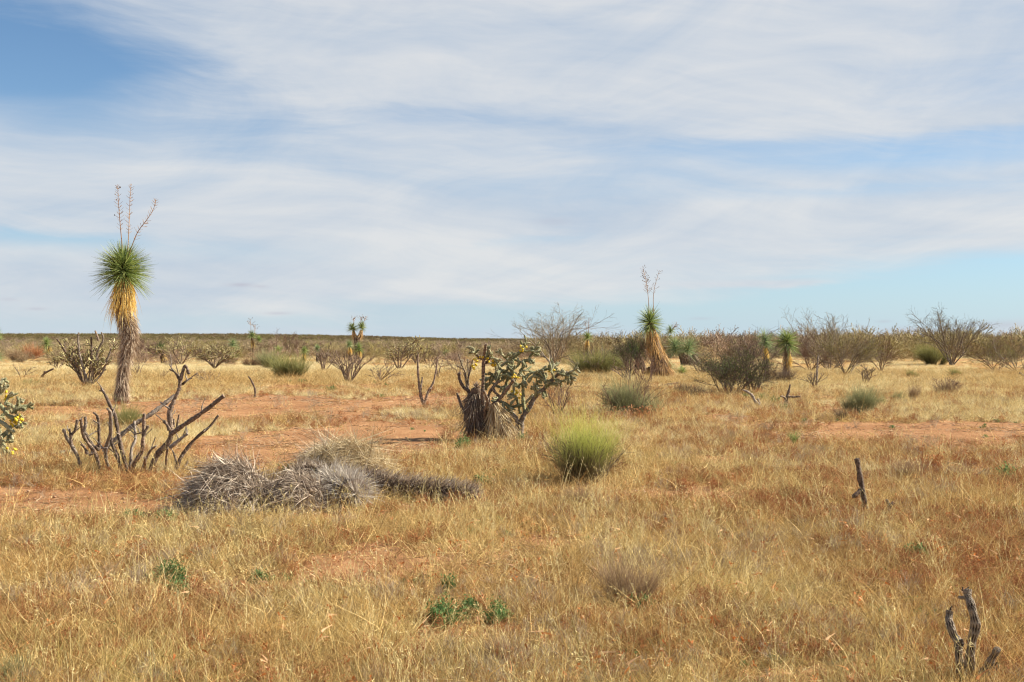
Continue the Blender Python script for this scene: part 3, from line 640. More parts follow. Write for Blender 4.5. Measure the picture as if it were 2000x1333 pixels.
def yucca(label, base, trunk, heads, seed=0, skirt=None, stalks_=(), leafm='yucca_leaf', skirtm='skirt_gold', shagm='shag', nleaf=380, shagn=500, name='yucca', group=None, Y=None, lw=.014):
    """all outlines in photograph pixels, stood at the distance of the base; trunk [(px,py,radius px)]; heads [(px,py,r px)]; skirt list of [(px,py,r px)...]; stalks [(points, has pods)]"""
    rng = np.random.default_rng(seed)
    if Y is None: Y = CAM_H*FPX/(base[1]-HZ)
    k = Y/FPX; loc = ((base[0]-1000)*k, Y, H((base[0]-1000)*k, Y))
    dz = 0.0
    root = thing(name, label, 'yucca', loc, group)
    W = lambda px, py, d=0.0: np.array(((px-1000)*k*(Y+d)/Y, Y+d, CAM_H-(py-HZ)*k*(Y+d)/Y))
    if trunk:
        pts = [W(p[0], p[1]) for p in trunk]; pts[0][2] = loc[2]-.05
        P = smoothline(np.array(pts), 24); R = np.interp(np.linspace(0, 1, 24), np.linspace(0, 1, len(trunk)), [p[2]*k for p in trunk])
        mb = MB(); polytubes(mb, P[None], (R*.72)[None], 10, rng=rng, bump=.08, bfreq=30)
        tr = build(mb, 'trunk', M['core'], root, smooth=True)
        if shagn:
            mb = MB(); shag(mb, P[::-1][::-1], list(R*.8), shagn, max(.10, .5*float(R.mean())+.09), .011 if Y < 40 else .02, rng, out=.62, droop=.25, bend=.2)
            build(mb, 'bark_shag', M[shagm], root, kind='stuff')
    for si, sk in enumerate(skirt or []):
        pts = np.array([W(p[0], p[1]) for p in sk]); R = [p[2]*k for p in sk]
        mb = MB(); H_ = np.linalg.norm(pts[-1]-pts[0]); w = max(.014, .5*k)
        shag(mb, pts, [r*.62 for r in R], int(520 if Y < 60 else 160), max(.25, H_*.42), w, rng, out=.30, droop=.25, bend=.1, trange=(.30, 1.0))
        P = smoothline(pts, 12); RR = np.interp(np.linspace(0, 1, 12), np.linspace(0, 1, len(R)), R)
        build(mb, 'dead_leaf_skirt', M[skirtm if isinstance(skirtm, str) else skirtm[min(si, len(skirtm)-1)]], root, kind='stuff')
        mb = MB(); polytubes(mb, P[None], (RR*.4)[None], 9, rng=rng); build(mb, 'stem', M['core'], root, smooth=True)
    for h in heads:
        px, py, r = h[:3]; r = r*1.25 if r < 16 else r; ax = h[3] if len(h) > 3 else (0, 0, 1); hi = h[4] if len(h) > 4 else 2.15
        mb = MB(); nn = nleaf if r*k > .25 else int(nleaf*.55)
        rosette(mb, W(px, py), r*k, nn, max(lw, .55*k), rng, 0, hi, ax, droop=.14)
        build(mb, 'leaf_crown', M[leafm], root, kind='stuff')
    for (pl, pods) in stalks_:
        d0 = rng.uniform(-.15, .15); pts = np.array([W(p[0], p[1], d0*i/len(pl)) for i, p in enumerate(pl)])
        P = smoothline(pts, 26); r = max(.011, .35*k)
        mb = MB(); polytubes(mb, P[None], np.linspace(r*1.5, r*.5, 26)[None], 6, rng=rng)
        ntw = (80 if pods != 'few' else 26) if k < .03 else 16
        t = rng.uniform(.42, 1.0, ntw); i = (t*25).astype(int); T = unit(np.gradient(P, axis=0))[i]
        pr = rng.normal(size=(ntw, 3)); pr = unit(pr-T*np.sum(pr*T, 1, keepdims=True))
        ln = 11*k*rng.uniform(.5, 1.2, ntw)*(1.25-.6*t); dd = unit(pr+T*.75)
        e = P[i]+dd*ln[:, None]
        polytubes(mb, np.stack([P[i], (P[i]+e)/2-[0, 0, .01], e], 1), np.full((ntw, 3), max(.0035, .17*k)), 3, rng=rng)
        st = build(mb, 'flower_stalk', M['dstalk'], root)
        if pods:
            npd = {'many': 42, 'some': 7 if k < .03 else 14, 'few': 8}[pods]
            j = rng.integers(0, ntw, npd) if pods != 'many' else rng.permutation(ntw)[:npd]
            pc = e[j]; mb = MB(); pl_ = max(.04, 1.5*k)
            Pp = pc[:, None]+np.array([0, 0, 1.])[None, None]*np.linspace(-.5, .5, 5)[None, :, None]*pl_+rng.normal(size=(npd, 1, 3))*.01
            polytubes(mb, Pp, np.tile(np.array([.15, .8, 1.0, .7, .1])*pl_*.36, (npd, 1)), 6, rng=rng)
            o = build(mb, 'seed_pods', M['pod'], root, smooth=True, kind='stuff')
            o.parent = st
    return root

def fuzzy(mb, P, R, n, ln, rng, w=.0018, mi=0):
    """spines standing off stems given as stacked polylines"""
    N, S, _ = P.shape; i = rng.integers(0, N, n); f = rng.random(n)*(S-1.001); j = f.astype(int); ff = (f-j)[:, None]
    c = P[i, j]*(1-ff)+P[i, j+1]*ff; T = unit(P[i, j+1]-P[i, j]); pr = rng.normal(size=(n, 3)); pr = unit(pr-T*np.sum(pr*T, 1, keepdims=True))
    ribbons(mb, c+pr*(R[i, j]*.9)[:, None], pr+rng.normal(size=(n, 3))*.3, ln*rng.uniform(.6, 1.2, n), w, 0, 0, 1, mi, rng=rng, tip=.2)
def cholla(label, base, h, w, seed, live=1.0, matj='cholla_far', name='cholla_cactus', nst=5, dead_tips=0, fruit=0, group=None, cat='cactus', lean=0.0, thick=1.0, spread=None):
    """many-stemmed cactus bush: h, w are its height and width in pixels of the photograph"""
    rng = np.random.default_rng(seed); x, y, z = G(*base); k = y/FPX; Hm, Wm = h*k, w*k
    root = thing(name, label, cat, (x, y, z), group)
    sp = spread if spread is not None else math.atan2(Wm*.5, Hm)*1.15
    r0 = min(.045, max(.02, Hm*.03))*thick
    D = fan_dirs(rng, nst, sp*.3, sp); D[:, 0] += lean; a = np.arange(nst)*2*np.pi/nst+rng.random()
    s = np.sqrt(D[:, 0]**2+D[:, 1]**2); D[:, 0] = s*np.cos(a)+lean; D[:, 1] = s*np.sin(a)
    p0 = np.tile([x, y, z-.03], (nst, 1))+rng.normal(size=(nst, 3))*[.03, .03, 0]
    last = (0, 0, 0, .15, .16, 0)
    if live > 0: lv = grow(rng, p0, D, Hm*.66*rng.uniform(.75, 1.15, nst), r0, [(4, .50, .6, .09, .05, .3), (4, .5, .75, .12, .10, .25), (3, .6, .9, .14, .10, .3), last], S=4)
    else: lv = grow(rng, p0, D, Hm*.66*rng.uniform(.7, 1.15, nst), r0, [(3, .55, .65, .08, .06, .3), (2, .5, .7, .1, .08, .3), last], S=5)
    f = min(1.0, Hm/max(1e-3, np.percentile(lv[-1][0][..., 2], 97)-z))
    for i, (P, R) in enumerate(lv):
        P = np.array([x, y, z])+(P-[x, y, z])*[f*(Wm/max(.01, np.ptp(np.percentile(lv[-1][0][..., 0], [3, 97])))/f if True else 1), 1, f]
        R = np.maximum(R*.9, r0*.34)
        if i == 0:
            for j in range(len(P)):
                mb = MB(); polytubes(mb, P[j:j+1], R[j:j+1], 7, rng=rng, cap=True, bump=.1, bfreq=60); build(mb, 'stem', M['wood'], root)
        elif i < len(lv)-1 or not live:
            mb = MB() if i == 1 else mb; polytubes(mb, P, R, 5, rng=rng, cap=True, bump=.1, bfreq=60)
            if i == len(lv)-1 or (live and i == len(lv)-2): build(mb, 'branches', M['wood'], root)
        if live and i == len(lv)-1:
            mb = MB(); R = np.maximum(R, .014*thick+.0*R); polytubes(mb, P, R*1.15, 5, rng=rng, cap=True, bump=.12, bfreq=70)
            fuzzy(mb, P, R, 500, .022, rng, .004); build(mb, 'joints', M[matj], root, kind='stuff')
            tips = P[:, -1]
            if fruit:
                tp = tips[rng.permutation(len(tips))[:fruit]]; mb = MB()
                polytubes(mb, tp[:, None]+np.array([0, 0, 1.])*np.linspace(-.02, .02, 4)[None, :, None], np.tile([.006, .016, .016, .006], (len(tp), 1)), 6, rng=rng)
                build(mb, 'fruits', M['fruit'], root, smooth=True, kind='stuff')
    return root
def mesquite(label, base, h, w, seed, name='mesquite_tree', leaf=.5, bark='bark', leafm='mesq_leaf', nst=7, cat='tree', group=None, lean=0.0, dense=1.0, up=.03):
    rng = np.random.default_rng(seed); x, y, z = G(*base); k = y/FPX; Hm, Wm = h*k, w*k
    root = thing(name, label, cat, (x, y, z), group)
    sp = min(1.25, math.atan2(Wm*.5, Hm)*1.25)
    D = fan_dirs(rng, nst, .1, sp); a = np.arange(nst)*2.399+rng.random(); s = np.hypot(D[:, 0], D[:, 1]); D[:, 0] = s*np.cos(a)+lean; D[:, 1] = s*np.sin(a)
    p0 = np.tile([x, y, z-.05], (nst, 1))+rng.normal(size=(nst, 3))*[.06, .06, 0]
    c = lambda v: max(2, int(round(v*dense)))
    lv = grow(rng, p0, D, Hm*.50*rng.uniform(.7, 1.15, nst), Hm*.013, [(c(5), .66, .55, .13, up, .25), (c(5), .62, .6, .14, up*.7, .2), (c(5), .55, .7, .16, 0, .15), (0, 0, 0, .18, 0, 0)], S=4)
    top = np.percentile(lv[-1][0][..., 2], 98)-z; xs = np.percentile(lv[-1][0][..., 0]-x, [2, 98]); f = np.array([Wm/max(.01, xs[1]-xs[0]), Wm/max(.01, xs[1]-xs[0]), Hm/top])
    o = np.array([x, y, z])
    rm = .22*k
    for i, (P, R) in enumerate(lv):
        P = o+(P-o)*f
        if i == 0:
            for j in range(len(P)):
                mb = MB(); polytubes(mb, P[j:j+1], R[j:j+1], 7, rng=rng, tt=(0, .3)); build(mb, 'trunk', M[bark], root)
            mb = MB()
        else: polytubes(mb, P, np.maximum(R, rm*(.9 if i < 3 else .6)), 4 if i < 2 else 3, rng=rng)
    build(mb, 'branches', M[bark], root)
    if leaf > 0:
        P = lv[-1][0]; P = (o+(P-o)*f)[:, 1:].reshape(-1, 3); n = int(len(P)*leaf)
        if leaf < 1: # leaves sit in loose clumps
            nz = vnoise(P[:, 0]*2.2+P[:, 1], P[:, 2]*2.2, seed); P = P[nz > (.75-.5*leaf)]
        n = min(n, 9000)
        mb = MB(); leafcards(mb, P[rng.integers(0, len(P), n)]+rng.normal(size=(n, 3))*.05, max(.035, 1.1*k), rng, aspect=.35); build(mb, 'foliage', M[leafm], root, kind='stuff')
    return root
def stembush(label, base, h, w, seed, material='ephedra', n=900, name='shrub', cat='shrub', group=None, twigm=None, lobes=5, wpx=.5, dirt=None, spread=None, dy=0, twign=9, twigh=.75, byheight=False):
    """broom-like shrub: lots of thin stems fanning out of a few crowns"""
    rng = np.random.default_rng(seed); x, y, z = G(base[0], base[1], dy); k = y/FPX; Hm, Wm = h*k, w*k
    root = thing(name, label, cat, (x, y, z), group)
    cx = rng.uniform(-.24, .24, lobes)*Wm; cy = rng.uniform(-.22, .22, lobes)*Wm; lh = rng.uniform(.55, 1.0, lobes); lh[0] = 1
    li = rng.integers(0, lobes, n); sp = spread or min(1.35, math.atan2(Wm*.5, Hm)*1.1+.1)
    d = fan_dirs(rng, n, 0, sp*.85); p = np.stack([x+cx[li]+rng.normal(size=n)*.05*Wm, y+cy[li]+rng.normal(size=n)*.05*Wm, np.full(n, z-.02)], 1)
    tl = rng.normal(size=(lobes, 2))*.32; d[:, :2] += tl[li]; d[:, 0] += cx[li]/Wm*.9; L_ = 1.16*Hm*lh[li]*rng.uniform(.32, 1.1, n)
    wd = max(.0022, wpx*k*.8)
    mb = MB(); bn = rng.normal(size=(n, 3))*.10; ribbons(mb, p, d, L_, wd, .04, bn, 3, rng=rng, tip=.35)
    m2 = 5; t = rng.uniform(.35, .9, (n, m2)); du = unit(d)
    c = p[:, None]+du[:, None]*(L_[:, None]*t)[..., None]+bn[:, None]*(L_[:, None]*t**2)[..., None]; c[..., 2] -= .04*L_[:, None]*t**2
    e = unit(np.repeat(du, m2, 0)+rng.normal(size=(n*m2, 3))*.38+[0, 0, .15]); l2 = (L_[:, None]*.34*(1.2-t)).ravel()*rng.uniform(.6, 1.3, n*m2)
    b4 = mb.n; ribbons(mb, c.reshape(-1, 3), e, l2, wd*.8, .02, .08, 2, rng=rng, tip=.4)
    mb.t[-1] = np.clip(np.repeat(t.ravel(), 6)*.75+mb.t[-1]*.35, 0, 1).astype(np.float32)
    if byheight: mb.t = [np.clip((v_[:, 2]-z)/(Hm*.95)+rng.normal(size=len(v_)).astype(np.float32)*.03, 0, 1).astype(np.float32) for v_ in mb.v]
    build(mb, 'stems', M[material], root, kind='stuff')
    if twigm:
        lv = grow(rng, np.tile([x, y, z], (twign, 1))+rng.normal(size=(twign, 3))*[Wm*.12, Wm*.12, 0], fan_dirs(rng, twign, .2, sp), Hm*twigh, .012 if twign < 12 else .006, [(4, .6, .6, .1, .04, .3), (3, .6, .6, .1, .04, .3), (0, 0, 0, .1, 0, 0)], S=3)
        mb = MB()
        for P, R in lv: polytubes(mb, P, np.maximum(R, .3*k), 4, rng=rng)
        build(mb, 'branches', M[twigm], root)
    if dirt:
        nn = 500; q = np.stack([x+rng.normal(size=nn)*Wm*.28, y-Wm*.2+rng.normal(size=nn)*Wm*.2, z+rng.random(nn)*Hm*.25], 1)
        mb = MB(); leafcards(mb, q, .06, rng); build(mb, 'fallen_leaves', M[dirt], root, kind='stuff')
    return root
def leafy(label, base, h, w, seed, leafm='green_weed', name='green_weed', cat='weed', n=260, ls=.03, group=None):
    rng = np.random.default_rng(seed); x, y, z = G(*base); k = y/FPX; Hm, Wm = h*k, w*k
    root = thing(name, label, cat, (x, y, z), group)
    ns = 26; D = fan_dirs(rng, ns, .1, 1.35); D[:, 0] *= 1.3
    lv = grow(rng, np.tile([x, y, z-.01], (ns, 1))+rng.normal(size=(ns, 3))*[Wm*.12, Wm*.12, 0], D, Wm*.33, max(.0025, .25*k), [(3, .6, .7, .12, .04, .3), (0, 0, 0, .1, 0, 0)], S=3)
    o = np.array([x, y, z]); top = lv[-1][0][..., 2].max()-z; f = np.array([1, 1, Hm/top])
    mb = MB()
    for P, R in lv: polytubes(mb, o+(P-o)*f, R, 3, rng=rng)
    build(mb, 'stems', M[leafm], root)
    P = np.concatenate([(o+(P-o)*f).reshape(-1, 3) for P, R in lv]); mb = MB()
    leafcards(mb, P[rng.integers(0, len(P), n)]+rng.normal(size=(n, 3))*.016, max(ls, 1.3*k), rng, aspect=.4, up=.6)
    build(mb, 'leaves', M[leafm], root, kind='stuff'); return root

# ------------------------------------------------------------------ yuccas
yucca('tall single yucca with green ball crown, golden skirt and three dry flower stalks', (238, 790),
      [(236, 792, 19), (238, 760, 15), (242, 720, 10.5), (249, 685, 14), (253, 655, 21), (247, 630, 22), (240, 610, 17), (241, 560, 9), (241, 530, 7)],
      [(241, 530, 55, (.04, 0, 1), 2.12)], seed=11,
      skirt=[[(239, 628, 28), (240, 598, 36), (241, 570, 38), (243, 540, 24)]],
      stalks_=[([(239, 520), (238, 478), (234, 430), (231, 390), (230, 361)], 'some'), ([(246, 520), (250, 480), (252, 440), (254, 390), (256, 359)], None), ([(245, 545), (249, 510), (258, 480), (270, 452), (288, 428), (300, 408), (305, 388)], None)],
      nleaf=1500, shagn=6500, lw=.017)
yucca('leaning yucca with spiky green crown, long tan skirt and tall stalks heavy with pods', (1288, 738),
      [(1290, 742, 22), (1284, 700, 17), (1276, 660, 12), (1270, 630, 8)],
      [(1269, 632, 34, (-.05, 0, 1), 2.2)], seed=12,
      skirt=[[(1281, 700, 26), (1276, 675, 26), (1270, 640, 15)], [(1296, 742, 36), (1290, 715, 33), (1281, 685, 24)], [(1306, 738, 26), (1298, 722, 22)], [(1276, 735, 22), (1272, 716, 18)]],
      stalks_=[([(1268, 612), (1266, 580), (1262, 550), (1255, 520)], 'many'), ([(1277, 620), (1276, 585), (1279, 560), (1288, 528)], 'few')],
      skirtm=('skirt_rust', 'skirt_brown'), nleaf=560, shagn=0, lw=.02)
yucca('dark green yucca crown leaning left against the trunk of the leaning yucca', (1262, 728), [(1262, 730, 8), (1252, 705, 7), (1245, 690, 6)],
      [(1240, 688, 30, (-.5, 0, .85), 2.0)], seed=13, skirt=[[(1250, 722, 16), (1246, 695, 10)]], leafm='darkgreen', skirtm='shag', nleaf=420, shagn=0, Y=53)
yucca('stemless pale yucca rosette at the right foot of the leaning yucca', (1306, 733), [], [(1305, 724, 21, (.3, 0, 1), 1.6)], seed=14, leafm='yucca_blue', nleaf=260, name='yucca')
yucca('small yellowish yucca rosette just right of the pale stemless one', (1332, 734), [], [(1332, 730, 14, (0, 0, 1), 1.5)], seed=15, nleaf=150)
yucca('low broad yucca with two merged crowns and brown dead leaves trailing right', (1338, 716), [(1338, 717, 10), (1330, 690, 8)],
      [(1318, 680, 30, (-.2, 0, 1), 2.2), (1342, 684, 31, (.4, 0, .9), 2.0)], seed=16, skirt=[[(1348, 718, 30), (1338, 695, 20)], [(1362, 714, 20), (1352, 694, 14)]], leafm='yucca_blue', skirtm='shag', nleaf=420, shagn=0)
yucca('little yucca head on a yellow stem poking up behind the broad twin yucca', (1308, 700), [(1308, 702, 6), (1309, 660, 4)], [(1309, 647, 10)], seed=17,
      skirt=[[(1308, 680, 7), (1309, 655, 5)]], stalks_=[([(1311, 645), (1318, 637)], None), ([(1312, 648), (1322, 631)], None)], nleaf=200, shagn=0)
yucca('yucca crown standing behind the bare dark branches right of centre', (1495, 735), [(1497, 737, 8), (1495, 690, 6)], [(1494, 668, 30)], seed=18, skirt=[[(1496, 705, 10), (1495, 680, 6)]], nleaf=420, shagn=60, leafm='yucca_blue')
yucca('yucca with a round crown and orange trunk just right of the bare dark branches', (1536, 744), [(1534, 746, 10), (1537, 700, 8), (1537, 672, 5)], [(1537, 670, 29, (0, 0, 1), 2.3)], seed=19,
      skirt=[[(1538, 720, 11), (1538, 685, 8)]], nleaf=560, shagn=400, lw=.02)
yucca('forked yucca with two small heads above the skyline and dark pods on top', (699, 705), [(701, 706, 7), (698, 675, 8), (697, 660, 9)],
      [(689, 642, 11, (-.2, 0, 1), 2.0), (706, 639, 11, (.2, 0, 1), 2.0)], seed=20, skirt=[[(697, 664, 8), (692, 655, 7), (690, 645, 5)], [(698, 664, 8), (704, 655, 7), (706, 644, 5)]],
      stalks_=[([(691, 636), (691, 621)], 'some'), ([(704, 634), (705, 621)], 'some'), ([(709, 634), (714, 619)], 'some')], skirtm='skirt_tan', nleaf=260, shagn=200, Y=100)
yucca('short yucca with one dense green head in front of the forked yucca', (703, 712), [(703, 714, 5), (702, 690, 4)], [(701, 681, 12)], seed=21, skirt=[[(703, 700, 7), (702, 686, 5)]], nleaf=240, shagn=0)
yucca('paler short yucca at the left shoulder of the forked yucca', (684, 708), [(684, 710, 5), (683, 690, 4)], [(682, 674, 9)], seed=22, skirt=[[(684, 695, 6), (683, 678, 4)]], nleaf=200, shagn=0, leafm='yucca_blue')
yucca('slim twin headed yucca with two faint stalks on the left skyline', (495, 700), [(495, 702, 3), (494, 675, 3.5), (492, 660, 3)], [(492, 655, 9), (505, 664, 8, (.2, 0, 1), 2.0)], seed=23,
      skirt=[[(494, 680, 5), (492, 660, 3)]], stalks_=[([(490, 650), (490, 637), (489, 624)], 'some'), ([(497, 655), (499, 636)], 'few')], nleaf=220, shagn=60)
yucca('round yucca crown standing alone on the far left under the skyline', (95, 700), [(95, 702, 5), (93, 685, 5)], [(91, 672, 13)], seed=24, skirt=[[(98, 690, 9), (95, 676, 6)]], nleaf=260, shagn=0)
yucca('yucca with dark green crown and yellow skirt left of the big left cholla', (318, 712), [(319, 714, 6), (317, 695, 6)], [(314, 684, 15, (-.2, 0, 1), 2.0)], seed=25, skirt=[[(322, 709, 12), (318, 692, 8)]], nleaf=260, shagn=0, leafm='darkgreen')
yucca('whitish green yucca crown above the chollas at left', (456, 706), [(456, 708, 5), (456, 690, 4)], [(455, 673, 12)], seed=26, nleaf=220, shagn=60, leafm='yucca_blue')
yucca('small bluish yucca rosette below the whitish yucca crown', (463, 703), [], [(463, 690, 11)], seed=27, nleaf=180, leafm='yucca_blue')
yucca('green yucca rosette behind the grey green shrub', (545, 702), [], [(544, 688, 12)], seed=28, nleaf=200)
yucca('green yucca head right of the olive shrub in the left middle distance', (594, 706), [(594, 707, 4), (594, 695, 4)], [(594, 686, 9)], seed=29, skirt=[[(594, 703, 7), (594, 690, 5)]], nleaf=220, shagn=0)
yucca('small yucca head rising over a row of bare stems', (620, 708), [(620, 709, 4), (620, 690, 4)], [(620, 682, 9)], seed=30, nleaf=220, shagn=50, leafm='yucca_blue')
yucca('lone small green yucca rosette in open pale grass left of centre', (871, 702), [], [(871, 694, 9, (0, 0, 1), 1.7)], seed=31, nleaf=220)
yucca('yucca crown with thin stalks right of the wispy central tree', (1147, 703), [(1147, 705, 5), (1147, 675, 5)], [(1147, 659, 11)], seed=32, skirt=[[(1147, 685, 7), (1147, 665, 5)]], stalks_=[([(1149, 652), (1150, 622)], None), ([(1147, 652), (1143, 628)], None)], nleaf=240, shagn=60)
yucca('pale green yucca cut by the left edge at the skyline', (-8, 705), [(-8, 706, 6), (-7, 680, 5)], [(-6, 655, 13)], seed=33, nleaf=220, shagn=50)
yucca('low pale yucca clump cut by the left edge under the skyline', (-6, 716), [(-6, 717, 6), (-6, 708, 6)], [(-5, 698, 18)], seed=34, nleaf=220, shagn=0, leafm='yucca_blue')
yucca('tiny yellowish yucca in the brush right of the broad twin yucca', (1433, 694), [(1433, 695, 3), (1433, 680, 3)], [(1433, 669, 7)], seed=35, nleaf=160, shagn=0)
yucca('small upright yellow green yucca tuft alone in the grass at right', (1551, 882), [], [(1551, 872, 30, (0, 0, 1), .75)], seed=36, nleaf=170, name='yucca', lw=.006)

# ------------------------------------------------------------------ the big dead cholla in front of the tall yucca
o5 = (100, 700); k5 = 5.553; Yd = 14.2
x, y, z = G(252, 922)
dc = thing('dead_cholla', 'large dead cholla with many bare brown stems in front of the tall yucca', 'dead cactus', (x, y, z))
dst = [([(355, 1150), (280, 1050), (215, 940), (165, 860), (135, 780)], .024, .019, -.1), ([(218, 940), (215, 850), (265, 780), (285, 670)], .02, .018, -.1), ([(210, 850), (205, 765)], .014, .012, -.1),
       ([(545, 1150), (480, 1040), (400, 920), (350, 830), (335, 740), (320, 660)], .024, .017, -.3), ([(355, 800), (372, 720), (367, 635)], .02, .018, -.3), ([(520, 1000), (440, 920), (375, 790)], .02, .016, .2),
       ([(515, 990), (515, 850), (515, 720), (500, 640), (460, 590)], .021, .015, .25), ([(395, 1040), (360, 960), (332, 925)], .02, .015, -.35), ([(650, 1230), (600, 1100), (590, 980), (620, 880), (650, 780), (640, 600), (610, 545)], .023, .017, -.45),
       ([(780, 1150), (700, 1020), (655, 900), (645, 740), (640, 600)], .026, .018, .1), ([(840, 1130), (770, 1000), (740, 860), (715, 720), (690, 600), (640, 500), (600, 400), (555, 315)], .027, .018, .3), ([(575, 360), (520, 355)], .012, .008, .3),
       ([(860, 1150), (870, 1000), (910, 880), (905, 780), (895, 680)], .022, .015, .4), ([(855, 1240), (900, 1130), (975, 1010), (990, 860), (1003, 610)], .030, .019, -.3), ([(1000, 840), (1055, 735)], .021, .016, -.3), ([(900, 830), (990, 805)], .010, .009, -.2),
       ([(960, 1090), (1060, 1020), (1130, 950)], .018, .011, -.35), ([(1060, 1170), (1150, 1050), (1230, 960), (1290, 870), (1300, 760), (1285, 600), (1330, 470), (1390, 330), (1400, 260), (1430, 150), (1462, 85), (1505, 175)], .040, .017, 0),
       ([(1395, 240), (1340, 160), (1280, 130)], .015, .009, 0), ([(1420, 285), (1470, 245), (1522, 212)], .016, .010, .05), ([(1280, 550), (1185, 475)], .011, .010, -.05), ([(1280, 780), (1250, 710), (1215, 685)], .024, .018, -.1), ([(1340, 740), (1325, 655)], .015, .012, .1),
       ([(1290, 830), (1400, 750), (1550, 650), (1700, 540), (1870, 402)], .030, .025, -.15), ([(1285, 970), (1390, 890), (1478, 820)], .026, .016, -.2), ([(1330, 1210), (1400, 1090), (1490, 960), (1600, 840), (1720, 740), (1810, 620)], .028, .013, .1),
       ([(1410, 1110), (1330, 1040)], .016, .014, .1), ([(1400, 1135), (1490, 1108)], .016, .013, .1), ([(1240, 1210), (1250, 1100), (1262, 980)], .017, .013, -.4), ([(1020, 1160), (1015, 1080)], .019, .016, -.5), ([(1360, 745), (1382, 620)], .014, .012, .15), ([(410, 1055), (470, 1035)], .013, .012, -.3), ([(540, 975), (600, 965)], .012, .011, -.4)]
for i, (pl, r0, r1, dy) in enumerate(dst):
    n = len(pl); ln = math.hypot(pl[-1][0]-pl[0][0], pl[-1][1]-pl[0][1])
    roots = pl[0][1] > 1080
    dep = [dy*(j/(n-1) if roots else 1.0) for j in range(n)]
    P = trace(o5, k5, pl, Yd, dep)
    if roots: P[0, 2] = min(P[0, 2], z-.03)
    stem_tube(dc, P, r0*.98, r1*.98, M['wood'] if i % 4 else M['wood_grey'], seed=i, n=9, bump=.13, bfreq=130)
rngt = np.random.default_rng(91)
for i in range(60):
    pl = dst[rngt.integers(0, len(dst))][0]; j = rngt.integers(0, len(pl)-1); f = rngt.random(); a = (pl[j][0]*(1-f)+pl[j+1][0]*f, pl[j][1]*(1-f)+pl[j+1][1]*f)
    if a[1] > 1100: continue
    l_ = rngt.uniform(60, 190); th_ = rngt.uniform(-2.6, -.5); b_ = (a[0]+l_*math.cos(th_), a[1]+l_*math.sin(th_))
    stem_tube(dc, trace(o5, k5, [a, ((a[0]+b_[0])/2+rngt.uniform(-15, 15), (a[1]+b_[1])/2), b_], Yd, [0, .03, rngt.uniform(-.1, .1)]), .0095, .005, M['wood_grey'], name='twig', seed=700+i, n=5, S=8)
P = trace(o5, k5, [(740, 850), (900, 720), (1050, 630), (1200, 520), (1350, 405)], Yd, [.7, .75, .8, .9, 1.0])
dl = thing('dead_branch', 'grey dead branch leaning up behind the large dead cholla', 'branch', tuple(G(238, 890)))
stem_tube(dl, P, .030, .026, M['wood_grey'], name='limb', seed=77)
stem_tube(dl, trace(o5, k5, [(560, 1010), (740, 850)], Yd, [.62, .7]), .018, .03, M['wood_grey'], name='limb', seed=78)
fl = thing('fallen_log', 'weathered grey log lying in the grass left of the large dead cholla', 'log', tuple(G(105, 893)))
zz = [(x0, y0) for x0, y0 in [(250, 1050), (420, 1048), (590, 1078)]]
P = trace((0, 730), 6.665, zz, 15.9); P[:, 2] = np.maximum(P[:, 2], .06); stem_tube(fl, P, .035, .03, M['wood_grey'], name='log_piece', seed=80)
P = trace((0, 730), 6.665, [(660, 1090), (760, 1060), (900, 1030), (970, 1045)], 15.9); stem_tube(fl, P, .05, .03, M['wood_grey'], name='log_piece', seed=81)

# ------------------------------------------------------------------ central group: dead yucca stump, dead cholla, living cholla
o4 = (850, 650); k4 = 5.797; Yc = 19.2
x, y, z = G(932, 856); rng = np.random.default_rng(5)
ds = thing('dead_yucca_stump', 'headless dead yucca trunk with dark hanging leaves among the central cholla stems', 'dead yucca', (x, y, z))
P = trace(o4, k4, [(475, 1215), (465, 900), (462, 740), (470, 640)], Yc); mb = MB(); polytubes(mb, smoothline(P, 16)[None], np.linspace(.13, .10, 16)[None], 10, rng=rng, cap=True); build(mb, 'trunk', M['core'], ds, smooth=True)
mb = MB(); shag(mb, P, [.16, .15, .13, .06], 1700, .24, .012, rng, out=.75, droop=.35, bend=.35, trange=(.15, 1)); build(mb, 'dead_leaves', M['shag_dark'], ds, kind='stuff')
mb = MB(); rosette(mb, P[-1], .13, 60, .02, rng, 0, 1.3); build(mb, 'broken_top', M['shag_grey'], ds)
d2 = thing('dead_yucca', 'slumped dead yucca with pale hay coloured leaves at the foot of the central cholla', 'dead yucca', tuple(G(968, 866)))
P = trace(o4, k4, [(770, 1190), (740, 1000), (690, 860), (670, 790)], Yc-.3); mb = MB(); polytubes(mb, smoothline(P, 12)[None], np.linspace(.09, .05, 12)[None], 8, rng=rng, cap=True); build(mb, 'trunk', M['core'], d2, smooth=True)
mb = MB(); shag(mb, P, [.16, .12, .10, .08], 700, .50, .012, rng, out=.33, droop=.2, bend=.25, trange=(.25, 1)); build(mb, 'dead_leaves', M['hay'], d2, kind='stuff')
c2 = thing('half_dead_cholla', 'cholla with one tall thick stem, bare side stems and yellow fruit left of centre', 'cactus', tuple(G(936, 858)))
